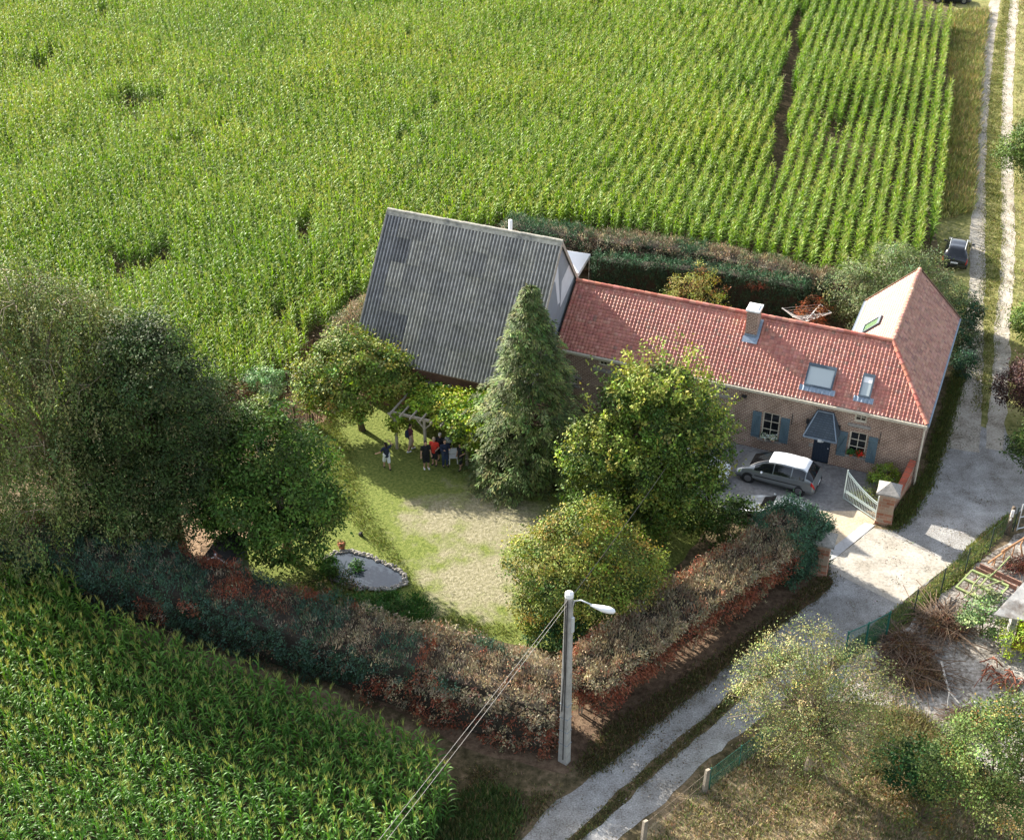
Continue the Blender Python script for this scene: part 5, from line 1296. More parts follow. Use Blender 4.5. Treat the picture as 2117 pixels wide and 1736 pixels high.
# ------------------------------------------------------------ hedges
GREEN = (.040, .082, .056); DKGREEN = (.022, .048, .024); GREY = (.185, .165, .115); RUSTC = (.19, .062, .036); TAN = (.31, .255, .16); BRN = (.11, .075, .05); LGREEN = (.05, .10, .05)
def hedge(label, path, hw_, h, z0, tintf, dens=150, top_spike=.7, group=None, bulge=.22, seed=0, name="hedge", leafL=.14, leafW=.055, stems=0):
    """a long clipped hedge: foliage over the top and down both sides of a twiggy core; tintf(f, side, zrel, p) gives palette weights"""
    o = path[0].copy(); t = empty(name, o, 0, label, "hedge", group)
    P0 = [p - o for p in path]; segs = [(P0[i], P0[i+1], (P0[i+1] - P0[i]).length) for i in range(len(P0) - 1)]; Lt = sum(s[2] for s in segs)
    hwf = hw_ if callable(hw_) else (lambda f: hw_); hf = h if callable(h) else (lambda f: h)
    def at(f):
        d = f * Lt
        for a, c, l in segs:
            if d <= l or (c is segs[-1][1]): return a.lerp(c, min(1, d / l)), (c - a).normalized()
            d -= l
    mean_h = hf(.5) - z0; mw = hwf(.5)
    area = Lt * (2 * mw + 2 * mean_h) + 2 * (2 * mw * mean_h); n_cl = int(area * dens * 2.3 / 22)
    ps, Ns, cols, kinds = [], [], [], []
    wt = np.array([2 * mw * 1.15, mean_h, mean_h, 2 * mw * mean_h / Lt * 2]); wt /= wt.sum()
    for i in range(n_cl):
        f = rng.random(); k = rng.choice(4, p=wt); c, d = at(f); nrm = Vector((-d.y, d.x, 0)); W_, H_ = hwf(f), hf(f)
        if k == 0: s = rng.uniform(-1, 1); z = H_; N_ = Vector((0, 0, 1))
        elif k == 3:
            e = rng.integers(2); c, d = at(float(e)); s = rng.uniform(-1, 1); z = rng.uniform(z0, hf(float(e))); N_ = d * (1 if e else -1); nrm = Vector((-d.y, d.x, 0)); f = float(e)
        else: s = 1 if k == 1 else -1; z = z0 + (H_ - z0) * rng.random() ** .8; N_ = nrm * s
        q = c + nrm * (s * W_); q.z = z; wq = q + o
        bl = noise.noise(Vector((wq.x * .55, wq.y * .55, wq.z * .7 + seed))) + .5 * noise.noise(Vector((wq.x * 1.4, wq.y * 1.4, wq.z * 1.4 + seed)))
        edge = 1 - .25 * max(0, (abs(s) - .8) * 5) * (k == 0)
        q = q + N_ * (bl * bulge) - Vector((0, 0, .12)) * (1 - edge)
        pal = tintf(f, s, (z - z0) / (H_ - z0), wq, k)
        ps.append(q); Ns.append(N_); cols.append(pick(pal, 1)[0]); kinds.append(k)
    ps = np.array(ps); Ns = np.array(Ns); kinds = np.array(kinds); cols = tint_of(np.array(cols) * np.array((1.45, 1.4, 1.3)), .10)
    kk = np.repeat(np.arange(n_cl), 22)
    off = rng.normal(size=(len(kk), 3)) * .125
    P = ps[kk] + off; top = kinds[kk] == 0
    spike = top & (rng.random(len(kk)) < top_spike)
    D = unit(Ns[kk] * .5 + rng.normal(size=(len(kk), 3)) * .6 + np.array([0, 0, -.15])); D[spike] = unit(rng.normal(size=(spike.sum(), 3)) * .28 + np.array([0, 0, 1]))
    N = unit(Ns[kk] * .7 + rng.normal(size=(len(kk), 3)) * .5 + np.array([0, 0, .25])); N[spike] = unit(rng.normal(size=(spike.sum(), 3)) * np.array([1, 1, .2]))
    L = leafL * rng.uniform(.6, 1.4, len(kk)); Wd = leafW * rng.uniform(.6, 1.4, len(kk)); L[spike] *= 1.6; Wd[spike] *= .55
    P[:, 2] = np.maximum(P[:, 2], .03)
    V, F = leaf_arrays(P, D, N, L, Wd); T = np.repeat(tint_of(cols[kk], .13), 4, axis=0)
    quads_object("foliage", V, F, M['needle'], t, T)
    b = MB(); m = max(6, int(Lt / .8)); vs = []
    for i in range(m + 1):
        f = i / m; c, d = at(f); nrm = Vector((-d.y, d.x, 0)); a = hwf(f) - .22; e = d * (.22 if i == 0 else -.22 if i == m else 0)
        for s, z in ((-1, z0 + .1), (-1, hf(f) - .25), (1, hf(f) - .25), (1, z0 + .1)): q = c + nrm * (s * a) + e; q.z = z; vs.append(q)
    fs = [(4*i + k, 4*i + (k+1) % 4, 4*i + 4 + (k+1) % 4, 4*i + 4 + k) for i in range(m) for k in range(4)] + [(0, 1, 2, 3), (4*m + 3, 4*m + 2, 4*m + 1, 4*m)]
    b.add(vs, fs); b.build("twig_core", M['core'], t)
    if stems:
        b = MB()
        for i in range(stems):
            c, d = at((i + rng.random()) / stems); c = c + Vector((rng.normal(0, .25), rng.normal(0, .25), 0)); b.tube([c, c + Vector((rng.normal(0, .12), rng.normal(0, .12), z0 + .5))], [.05, .035], 5)
        b.build("stems", M['pale_bark'] if False else M['twig'], t)
    return t
def nzv(p, s, o=0): return noise.noise(Vector((p.x * s, p.y * s, p.z * s + o)))
def t_left(f, s, z, p, k):
    dead = nzv(p, .35, 3) + (f - .70) * 2.6 + (.22 if k == 0 else 0)
    if dead > .15:
        if k == 0 or z > .62: return [(GREY, 6), (TAN, 2), (BRN, 2), ((.25, .13, .08), .7)]
        r = nzv(p, .8, 7)
        return [(RUSTC, 5 if r > -.25 else 1), (TAN, 2.5 if r < 0 else .8), (BRN, 2), (GREY, 1.5 if r < 0 else .4)]
    if nzv(p, .55, 11) > .30: return [(RUSTC, 4), (BRN, 3), (GREY, 1)]
    if k == 0: return [(GREEN, 5), (GREY, 1), (LGREEN, 1), (BRN, .8)]
    return [(GREEN, 6), (DKGREEN, 4), (BRN, .5)]
def t_right(f, s, z, p, k):
    pass
    if k == 0: return [(GREY, 6), (TAN, 2.5), (BRN, 2.5), ((.24, .11, .07), 1.6 if abs(s) > .8 else .2)]
    if s > 0: return [((.30, .11, .065), 3), (RUSTC, 2), (TAN, 1.5), (GREY, 1)]     # garden side
    if z > .72: return [(TAN, 4), (GREY, 3), (BRN, 1.5)]
    return [(RUSTC, 6), ((.26, .10, .06), 3), (BRN, 2), (TAN, 1 if nzv(p, .7, 4) > 0 else .2)]
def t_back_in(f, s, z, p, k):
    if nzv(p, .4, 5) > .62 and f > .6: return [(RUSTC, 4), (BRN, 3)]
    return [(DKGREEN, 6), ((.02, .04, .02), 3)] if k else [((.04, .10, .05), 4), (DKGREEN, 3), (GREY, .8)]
def t_back_out(f, s, z, p, k):
    g = nzv(p, .35, 9) + .25 - f * .7
    if g > .05: return [((.045, .095, .05), 5), (DKGREEN, 2), (GREY, 1.5)]
    return [(GREY, 5), (BRN, 2.5), ((.06, .10, .05), 2.5), (TAN, .8)]
def t_barn(f, s, z, p, k):
    if k == 0 or z > .72: return [(GREY, 5), ((.07, .11, .05), 3), (TAN, 1)]
    return [(RUSTC, 4), (BRN, 5), ((.06, .035, .025), 3)]
CN = hw(-12.2, -25.6)
hedge("long thuja hedge beside the near maize with green brown and rust patches", [hw(-42.5, -26.2), hw(-37, -25.9), hw(-30, -25.75), hw(-23, -26.0), hw(-16.5, -26.3), hw(-12.0, -26.4)], lambda f: 1.68 - .22 * f, lambda f: 3.0 + .3 * math.sin(f * 9), .05, t_left, 140, .6, "garden hedges", .5, 1, stems=0)
hedge("half dead brown hedge along the road with green end by the driveway", [hw(-11.6, -24.6), hw(-9.4, -19.5), hw(-7.0, -14.2), hw(-5.5, -11.0)], 1.2, 2.9, .95, t_right, 190, .75, "garden hedges", .2, 2, stems=46)
hedge("clipped green thuja block at the driveway end of the brown hedge", [hw(-5.75, -11.3), hw(-4.55, -8.7)], 1.45, 3.15, .15, lambda f, s, z, p, k: ([(GREY, 4), (BRN, 3), (GREEN, 2)] if k == 0 and f < .45 and abs(s) < .6 else [(GREEN, 5), ((.05, .12, .065), 4), (DKGREEN, 2)]), 210, .3, "garden hedges", .24, 12)
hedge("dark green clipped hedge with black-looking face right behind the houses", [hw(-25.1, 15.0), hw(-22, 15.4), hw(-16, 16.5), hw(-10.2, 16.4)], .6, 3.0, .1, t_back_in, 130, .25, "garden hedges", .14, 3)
hedge("outer grey green hedge between clipped hedge and the maize", [hw(-33, 17.6), hw(-26, 18.0), hw(-19, 18.8), hw(-12.5, 18.4), hw(-6.5, 17.9)], .85, 3.1, .2, t_back_out, 130, .6, "garden hedges", .3, 4)
hedge("short hedge of rust brown dead foliage at the left end of the barn", [hw(-36.6, -1.6), hw(-36.2, 2.0), hw(-35.4, 6.2)], 1.15, 3.0, .1, t_barn, 150, .5, "garden hedges", .35, 5)

# ------------------------------------------------------------ trees and shrubs
def sc_lobes(lobes, w, h): return [(x * w, y * w, z * h, a * w, b_ * w, c * h) for x, y, z, a, b_, c in lobes]
ROUND = [(0, 0, .66, .36, .36, .30), (-.24, .05, .52, .26, .26, .24), (.24, -.02, .52, .26, .26, .24), (.02, -.24, .46, .27, .26, .22), (0, .24, .55, .26, .26, .24), (.12, .1, .82, .2, .2, .16), (-.14, -.12, .76, .2, .2, .17)]
# weeping birch: hanging strands
def strands(tops, n, ln, L, W, pal):
    tops = np.array(tops); w = tops[:, 3] ** 2; w /= w.sum(); Vs, cols = [], []
    P, D, N, T = [], [], [], []
    for i in range(n):
        k = rng.choice(len(tops), p=w); a = rng.uniform(0, 2 * math.pi); r = tops[k, 3] * math.sqrt(rng.random()); x = tops[k, 0] + r * math.cos(a); y = tops[k, 1] + r * math.sin(a)
        z = tops[k, 2] + .45 * tops[k, 3] * (1 - (r / tops[k, 3]) ** 2) + rng.normal(0, .25); l = rng.uniform(*ln) * (.5 + .6 * r / tops[k, 3]); m = int(l * 22)
        f = rng.random(m) ** .9; c = tint_of(pick(pal, 1) * FOL, .16)[0]; o = np.array([math.cos(a), math.sin(a), 0])
        arch = np.c_[x + o[0] * .6 * np.sqrt(f), y + o[1] * .6 * np.sqrt(f), z + .3 * np.sin(np.minimum(f * 4, 1) * 3.1) - l * f]
        P.append(arch + rng.normal(size=(m, 3)) * .11); D.append(rng.normal(size=(m, 3)) * .5 + np.array([0, 0, -.9])); N.append(rng.normal(size=(m, 3)) * .6 + o * .7 + np.array([0, 0, .35])); T.append(np.tile(c, (m, 1)))
    P = np.vstack(P); D = np.vstack(D); N = unit(np.vstack(N)); T = np.vstack(T); ok = P[:, 2] > .1; P, D, N, T = P[ok], D[ok], N[ok], T[ok]
    V, F = leaf_arrays(P, D, N, L * rng.uniform(.6, 1.3, len(P)), W * rng.uniform(.7, 1.3, len(P)))
    return V, F, np.repeat(tint_of(T, .2), 4, axis=0)
BIRCH = [((.115, .135, .052), 5), ((.155, .165, .07), 3), ((.20, .20, .10), 1.8), ((.07, .09, .032), 3)]
bb = gp(150, 1110); hb = height_at(bb, 548)
tops = [(5.2, .6, hb * .50, 2.0), (4.2, -1.8, hb * .40, 2.0), (0, 0, hb * .78, 3.2), (-3.2, .8, hb * .62, 2.8), (3.0, 1.0, hb * .66, 2.5), (-1.5, 2.5, hb * .80, 2.4), (1.2, 2.2, hb * .86, 2.0), (-4.2, -1.8, hb * .50, 2.4), (-1.5, -2.4, hb * .55, 2.6), (2.8, -1.2, hb * .58, 2.2), (-5.0, 1.5, hb * .45, 2.0), (.3, 1.0, hb * .93, 1.4), (4.6, 2.2, hb * .62, 1.8), (-3.2, -3.2, hb * .36, 2.0), (-5.6, -.8, hb * .36, 1.8)]
tops = []
for k in range(30):
    a = k * 2.399963; r_ = 6.4 * math.sqrt((k + .5) / 30); tops.append((r_ * math.cos(a), r_ * math.sin(a) * .85 + .5, hb * (.90 - .42 * (r_ / 6.4) ** 2 + rng.normal(0, .025)), rng.uniform(1.5, 2.3)))
for x, y in ((-3, -4.4), (0, -4.6), (3, -4.0), (-5.5, -3.3), (5.0, -3.2), (-4.5, -1.5), (-1.5, -2.6), (1.6, -2.4), (4.4, -.8), (-6.2, .5)): tops.append((x, y, hb * rng.uniform(.26, .42), 1.9))
bt = empty("weeping_birch", bb, 0, "large weeping birch with hanging grey green strands at the left edge", "tree")
V, F, T = strands(tops, 1700, (1.2, 4.2), .17, .075, BIRCH); V2, F2, T2, _ = crown_leaves([(x, y, z - .3 * r, r * 1.15, r * 1.1, r) for x, y, z, r in tops], 900, .5, 34, .19, .085, BIRCH, shell=(.3, 1.1), flat=1.5, droop=1.2); F = np.vstack([F, F2 + len(V)]); V = np.vstack([V, V2]); T = np.vstack([T, T2]); quads_object("crown", V, F, M['leaf'], bt, T)
b = MB(); b.tube([(0, 0, -.1), (.1, 0, hb * .3), (-.1, .2, hb * .6), (.2, .6, hb * .9)], [.32, .27, .18, .05], 9)
for x, y, z, r in tops:
    b.tube([(0, .1, z * .55), (x * .4, y * .4, z * .85), (x * .8, y * .8, z + .2 * r), (x, y, z + .1)], [.11, .07, .035, .015], 6)
    for k in range(3):
        a = rng.uniform(0, 6.28); q = r * rng.uniform(.5, .95); b.tube([(x, y, z + .35 * r), (x + math.cos(a) * q * .6, y + math.sin(a) * q * .6, z + .4 * r), (x + math.cos(a) * q, y + math.sin(a) * q, z - .1 * r), (x + math.cos(a) * q * 1.05, y + math.sin(a) * q * 1.05, z - .8)], [.018, .014, .01, .005], 4)
b.build("trunk", M['twig'], bt, True)

DARK = [((.034, .054, .019), 5), ((.048, .070, .024), 3), ((.065, .08, .03), 1.6), ((.024, .04, .014), 3)]
DARKTOP = [((.055, .078, .03), 4), ((.08, .095, .042), 2), ((.04, .06, .02), 4)]
p = gp(372, 1145); h = height_at(p, 668)
tree("dense_tree", "big dense dark green tree standing right of the weeping birch", "tree", p,
     [(0, 0, h * .70, 2.7, 2.7, h * .26), (-2.0, .2, h * .56, 2.3, 2.3, h * .25), (1.8, .5, h * .58, 2.1, 2.3, h * .24), (-.3, 1.6, h * .74, 2.0, 2.0, h * .2), (-1.6, -1.2, h * .40, 2.0, 2.0, h * .22), (1.0, -1.0, h * .44, 2.0, 1.8, h * .18), (-3.0, .2, h * .36, 1.8, 2.0, h * .24), (.6, .8, h * .88, 1.3, 1.3, h * .12), (-1.0, .8, h * .88, 1.2, 1.2, h * .11), (2.2, .8, h * .46, 1.5, 1.6, h * .18), (-2.9, -1.4, h * .24, 1.9, 1.6, h * .2), (-3.8, 1.2, h * .48, 1.7, 2.0, h * .24), (2.0, .8, h * .36, 1.5, 1.6, h * .14), (-1.2, -1.9, h * .2, 1.5, 1.2, h * .16), (.8, -1.6, h * .3, 1.6, 1.2, h * .14)],
     .36, h * .30, 1250, .58, 46, .20, .11, DARKTOP + DARK, n_limb=26, shell=(.35, 1.06))
p = gp(595, 1150); h = height_at(p, 868)
RT = [((.060, .105, .022), 4), ((.085, .135, .028), 3), ((.045, .075, .02), 4), ((.12, .165, .04), 1.5)]
tree("spreading_tree", "broad leafy green tree overhanging the lawn beside the pond", "tree", p,
     [(-.6, .3, h * .70, 2.2, 2.2, h * .26), (1.0, .8, h * .62, 1.8, 1.9, h * .24), (-2.2, .8, h * .66, 1.9, 2.0, h * .26), (.2, -1.2, h * .46, 2.1, 1.8, h * .22), (-2.0, -1.0, h * .48, 2.0, 1.8, h * .22), (1.6, -.4, h * .44, 1.4, 1.5, h * .2), (-.9, 1.4, h * .85, 1.5, 1.5, h * .15), (-2.8, .2, h * .42, 1.6, 1.6, h * .22), (2.0, .5, h * .34, 1.0, 1.2, h * .16), (.4, -1.4, h * .26, 1.8, 1.3, h * .18), (-1.8, -1.2, h * .26, 1.8, 1.3, h * .18)],
     .26, h * .30, 700, .48, 40, .25, .13, RT, n_limb=26, bark='twig', shell=(.45, 1.08))
p = gp(749, 889); h = 6.2
MAPLE = [((.17, .20, .045), 5), ((.11, .15, .035), 4), ((.25, .22, .06), 2.2), ((.07, .10, .025), 2), ((.28, .26, .12), 1)]
tree("maple", "rounded yellow green maple left of the pergola", "tree", p, [(-.7, .8, h * .66, 2.5, 2.3, h * .25), (-2.0, .6, h * .55, 1.9, 1.9, h * .26), (.9, .9, h * .62, 2.0, 2.0, h * .24), (-.5, -.6, h * .54, 2.1, 1.7, h * .22), (1.9, .6, h * .50, 1.4, 1.6, h * .18), (-1.0, 1.8, h * .78, 1.7, 1.6, h * .18), (-2.7, .2, h * .42, 1.2, 1.4, h * .2), (-.8, -1.3, h * .42, 1.5, 1.0, h * .18)],
     .17, h * .34, 520, .42, 36, .20, .15, MAPLE, n_limb=18, lean=(-.6, .4))
# conifer of drooping sprays
cb2 = gp(1092, 975); hc_ = height_at(cb2, 594)
ct = empty("conifer", cb2, 0, "tall pointed conifer with drooping sprays in front of the barn and house", "tree")
CON = [((.075, .098, .036), 5), ((.11, .135, .05), 4), ((.050, .068, .026), 4), ((.15, .175, .07), 1.8)]
P, D, N, T, LL, WW = [], [], [], [], [], []
for i in range(2700):
    f = rng.random() ** 1.25; z = .25 + f * (hc_ - .3); rr = 3.75 * (1 - f) ** .70 * min(1, .35 + (1 - f) * 4.2) * (1 - .12 * max(0, .18 - f) * 5) + .08; a = rng.uniform(0, 6.283)
    rr *= .82 + .34 * noise.noise(Vector((math.cos(a) * 1.6, math.sin(a) * 1.6, z * .55))) + .10 * math.sin(z * 3.2 + a * 2)
    rr *= rng.uniform(.62, 1.1) if rng.random() < .8 else rng.uniform(.3, .7)
    o = np.array([math.cos(a), math.sin(a), 0]); tg = np.array([-o[1], o[0], 0]); c = o * rr + np.array([0, 0, z]); m = 24; u = rng.random(m); side = rng.normal(0, 1, m)
    ln = rng.uniform(.5, 1.0) * (.5 + .6 * (1 - f)); base = c + o * (u * ln * .75)[:, None] + np.array([0, 0, 1]) * (.16 * np.sin(u * 2.0) - .62 * u ** 2 * ln)[:, None] + tg * (side * .14 * (1.1 - u))[:, None]
    P.append(base); D.append(o * .75 + np.array([0, 0, -.55]) + tg * (side * .55)[:, None] + rng.normal(size=(m, 3)) * .22); N.append(o * .45 + np.array([0, 0, .8]) + rng.normal(size=(m, 3)) * .3)
    T.append(np.tile(tint_of(pick(CON, 1) * FOL * 1.1, .2), (m, 1))); LL.append(rng.uniform(.15, .32, m)); WW.append(rng.uniform(.04, .08, m))
for i in range(120):
    m = 16; u = rng.random(m); z = hc_ * rng.uniform(.86, 1.0); a = rng.uniform(0, 6.28); o = np.array([math.cos(a), math.sin(a), 0]); rr = (hc_ - z) * .28
    P.append(o * rr * .6 + np.array([0, 0, z]) + o * (u * .28)[:, None] - np.array([0, 0, 1]) * (u ** 2 * .3)[:, None] + rng.normal(size=(m, 3)) * .06); D.append(o * .5 + np.array([0, 0, .1]) + rng.normal(size=(m, 3)) * .4); N.append(o * .6 + np.array([0, 0, .6]) + rng.normal(size=(m, 3)) * .4); T.append(np.tile(tint_of(pick(CON, 1) * FOL * 1.1, .2), (m, 1))); LL.append(rng.uniform(.15, .3, m)); WW.append(rng.uniform(.05, .09, m))
V, F = leaf_arrays(np.vstack(P), np.vstack(D), unit(np.vstack(N)), np.concatenate(LL), np.concatenate(WW))
quads_object("crown", V, F, M['needle'], ct, np.repeat(tint_of(np.vstack(T), .2), 4, axis=0))
b = MB(); b.tube([(0, 0, -.1), (.03, .02, hc_ * .5), (0, 0, hc_ * .97)], [.24, .14, .02], 8)
for i in range(60):
    z = rng.uniform(.8, hc_ * .9); a = rng.uniform(0, 6.28); r = 2.6 * (1 - z / hc_) ** .85; b.tube([(0, 0, z), (math.cos(a) * r * .6, math.sin(a) * r * .6, z + .1), (math.cos(a) * r, math.sin(a) * r, z - .15)], [.045, .03, .01], 4)
b.build("trunk", M['bark'], ct)
p = gp(1335, 1085); h = height_at(p, 775)
BIG = [((.075, .115, .022), 5), ((.05, .082, .018), 4), ((.13, .165, .032), 2.5), ((.17, .19, .04), 1.2), ((.035, .055, .015), 2.5)]
big_l = [(0, .4, h * .64, 2.5, 2.5, h * .25), (-2.4, 0, h * .52, 2.0, 2.0, h * .25), (2.2, .4, h * .56, 2.1, 2.1, h * .25), (0, -1.4, h * .44, 2.5, 1.9, h * .24), (.6, 1.0, h * .82, 1.5, 1.5, h * .16), (-1.2, .8, h * .78, 1.5, 1.5, h * .16), (2.4, -.5, h * .40, 1.5, 1.5, h * .2), (-2.8, -.9, h * .36, 1.8, 1.6, h * .24), (1.6, -1.5, h * .30, 1.9, 1.5, h * .2), (2.4, 1.0, h * .70, 1.1, 1.1, h * .14), (-.3, -1.7, h * .20, 2.3, 1.2, h * .15), (-2.2, -1.5, h * .2, 1.6, 1.1, h * .14)]
# upright leafy shoots rising over the crown
P, D, N, T, LL, WW = [], [], [], [], [], []
shoots = []
for i in range(240):
    l = big_l[rng.integers(len(big_l))]; d = unit(rng.normal(size=(1, 3)) + np.array([[.1, 0, .9]]))[0]; d[2] = abs(d[2]); c = np.array(l[:3]) + d * np.array(l[3:]) * .85; e = unit((d + np.array([0, 0, .9]))[None])[0]; ln = rng.uniform(.7, 2.3); m = 40; u = rng.random(m)
    P.append(c + e * (u * ln)[:, None] + rng.normal(size=(m, 3)) * .12); D.append(rng.normal(size=(m, 3)) * .8 + np.array([0, 0, -.1])); N.append(rng.normal(size=(m, 3)) * .5 + np.array([0, 0, .8])); T.append(np.tile(tint_of(pick([((.27, .30, .055), 3), ((.18, .23, .045), 2)], 1), .15), (m, 1))); shoots.append((c, c + e * ln))
P, D, N, T = np.vstack(P), np.vstack(D), unit(np.vstack(N)), np.vstack(T)
V2, F2 = leaf_arrays(P, D, N, rng.uniform(.14, .28, len(P)), rng.uniform(.08, .15, len(P)))
tree("cherry_tree", "large bright leafed tree with upright shoots in front of the farmhouse", "tree", p, big_l, .26, h * .28, 820, .46, 40, .22, .125, BIG, n_limb=26, shell=(.42, 1.06), extra=(V2, F2, np.repeat(tint_of(T, .2), 4, axis=0)))
p = gp(1195, 1300); h = height_at(p, 1060)
YEL = [((.15, .175, .035), 4), ((.21, .19, .045), 3), ((.085, .11, .025), 4), ((.27, .20, .05), 1.5), ((.05, .07, .02), 2)]
tree("yellowing_tree", "rounded tree with yellowing leaves behind the utility pole", "tree", p, [(0, .3, h * .66, 2.6, 2.3, h * .26), (-1.9, .2, h * .52, 1.9, 1.9, h * .26), (2.1, .3, h * .52, 2.0, 1.9, h * .25), (0, -1.1, h * .46, 2.3, 1.5, h * .24), (-1.6, -1.0, h * .36, 1.6, 1.4, h * .24), (1.8, -.9, h * .34, 1.8, 1.4, h * .22), (3.2, .4, h * .40, 1.2, 1.4, h * .2), (.3, 1.0, h * .80, 1.7, 1.5, h * .16)],
     .2, h * .28, 680, .42, 38, .17, .105, YEL, n_limb=16, shell=(.42, 1.05))
# open twiggy tree in front, thin foliage
p = gp(1668, 1590); h = height_at(p, 1330)
TW = [((.20, .20, .09), 5), ((.27, .255, .14), 3), ((.13, .135, .055), 4), ((.30, .24, .10), .8), ((.07, .09, .03), 1.6)]
tl = [(-.3, .4, h * .62, 2.7, 2.4, h * .30), (-1.7, 0, h * .50, 1.9, 1.9, h * .28), (1.7, .2, h * .54, 1.9, 1.9, h * .28), (.2, -1.2, h * .40, 2.1, 1.6, h * .28), (1.9, -.9, h * .36, 1.7, 1.5, h * .26), (-.8, .6, h * .80, 1.8, 1.6, h * .2), (2.9, .4, h * .45, 1.2, 1.2, h * .2), (-2.4, .9, h * .6, 1.1, 1.1, h * .2)]
tw = empty("twiggy_tree", p, 0, "open twiggy tree with sparse olive yellow leaves beside the road in front", "tree")
V, F, T, cs = crown_leaves(tl, 880, .36, 26, .115, .062, TW, shell=(.15, 1.2), jit=.25); quads_object("crown", V, F, M['leaf'], tw, T)
b = MB(); b.tube([(0, 0, -.1), (.1, 0, h * .15), (0, .1, h * .3)], [.2, .17, .14], 8)
limbs(b, None, cs, 110, .14, (0, .1, h * .28), .22, .42)
b.build("trunk", M['twig'], tw)
p = gp(2030, 1715); h = height_at(p, 1470)
LR = [((.10, .135, .042), 5), ((.065, .10, .03), 4), ((.16, .19, .075), 2.5), ((.22, .14, .05), .5), ((.045, .065, .02), 2)]
tree("orchard_tree", "leafy olive green fruit tree in the lower right corner", "tree", p, sc_lobes(ROUND, 6.2, h), .18, h * .3, 560, .4, 34, .13, .085, LR, n_limb=20, shell=(.4, 1.08))
LAUREL = [((.022, .06, .022), 5), ((.03, .08, .03), 3), ((.05, .11, .05), 1.5)]
shrub("laurel_bush", "glossy dark laurel bush below the yellowing tree by the pole", "bush", gp(1150, 1335), 3.4, 2.6, 90, LAUREL + [((.08, .14, .07), 2)], .2, .13, .32, 26, nl=5)
shrub("laurel_bush", "glossy dark green bush right of the twiggy tree in front", "bush", gp(1880, 1620), 3.2, 2.0, 80, LAUREL + [((.10, .15, .09), .8)], .22, .13, .32, 22)
shrub("autumn_shrub", "low shrub with orange brown leaves below the glossy dark bush", "bush", gp(1900, 1690), 3.0, 1.5, 46, [((.24, .12, .04), 2), ((.13, .11, .04), 3), ((.08, .10, .03), 3)], .13, .08, .3, 18)
shrub("broadleaf_shrub", "grey green broad leaved shrub beside the outbuilding", "bush", r4(1640, 1420), 2.2, 2.7, 76, [((.13, .18, .09), 5), ((.19, .23, .14), 3), ((.07, .11, .05), 3)], .17, .12, .28, 22)
shrub("golden_thuja", "bright yellow green thuja against the outbuilding at the right edge", "bush", r4(2095, 1690), 2.4, 2.9, 110, [((.24, .30, .02), 5), ((.17, .24, .02), 4), ((.08, .13, .02), 2), ((.30, .28, .06), 1)], .14, .07, .26, 34, nl=7)
shrub("hydrangea", "pale mint green round bush by the maize edge", "bush", gp(550, 815), 3.0, 2.0, 96, [((.22, .32, .18), 5), ((.14, .24, .11), 4), ((.32, .40, .28), 2)], .15, .10, .28, 30)
shrub("dead_shrub", "round brown dead shrub left of the mint green bush", "bush", gp(515, 838), 1.7, 1.7, 60, [((.19, .11, .065), 4), ((.13, .075, .045), 3), ((.25, .16, .10), 1)], .12, .04, .2, 30, mat='dry')
shrub("reed_clump", "dense green reeds at the near side of the pond", "plant", gp(800, 1280), 4.4, 1.2, 150, [((.045, .11, .025), 5), ((.06, .14, .035), 3), ((.03, .07, .02), 3)], .34, .05, .3, 26, dep=2.3, up=.1, droop=-.9)
shrub("reed_clump", "yellow green plant at the left rim of the pond", "plant", gp(675, 1190), 1.3, 1.2, 40, [((.09, .16, .03), 4), ((.06, .11, .025), 3)], .2, .08, .24, 22)
shrub("water_plant", "small leafy plant growing in the middle of the pond", "plant", z6(1535, 790), .8, .5, 18, [((.06, .12, .04), 3), ((.09, .15, .06), 1)], .15, .1, .14, 12)
shrub("flowering_bush", "bush with brown flower heads between pond and left hedge", "bush", gp(690, 1225), 2.6, 1.2, 60, [((.06, .10, .03), 4), ((.17, .10, .05), 2), ((.04, .06, .02), 3)], .15, .08, .26, 24)
shrub("gate_shrub", "yellow green leafy shrub behind the right gate pillar", "bush", z3(1390, 985), 2.0, 1.25, 66, [((.16, .21, .03), 5), ((.11, .16, .03), 4), ((.24, .25, .05), 1.5)], .13, .08, .2, 26)
shrub("gate_shrub", "pale climbing plant grown through the open metal gate", "bush", z3(1260, 1110), 1.5, .95, 40, [((.19, .19, .06), 4), ((.11, .15, .04), 3)], .12, .06, .2, 18)
shrub("gate_shrub", "dark green bushes below the tree left of the driveway hedge end", "bush", hw(-8.6, -9.2), 3.4, 2.4, 110, [((.05, .085, .02), 5), ((.08, .115, .03), 3), ((.035, .06, .015), 3)], .2, .12, .34, 26)
shrub("autumn_shrub", "yellow and rust coloured shrub in front of the clipped back hedge", "bush", hw(-17.0, 12.7), 4.4, 4.4, 150, [((.17, .17, .04), 5), ((.22, .19, .05), 2), ((.20, .09, .04), 2), ((.09, .10, .03), 2)], .15, .08, .32, 26, nl=6)
shrub("autumn_shrub", "rust red dead shrub by the clothes dryer", "bush", hw(-9.4, 14.4), 2.6, 3.2, 80, [((.20, .055, .03), 5), ((.13, .045, .03), 3), ((.26, .10, .05), 1)], .16, .06, .3, 26, mat='dry')
BS = [((.11, .135, .06), 5), ((.16, .185, .095), 3), ((.07, .09, .035), 3), ((.22, .235, .15), 1.5)]
p = hw(-4.9, 17.6)
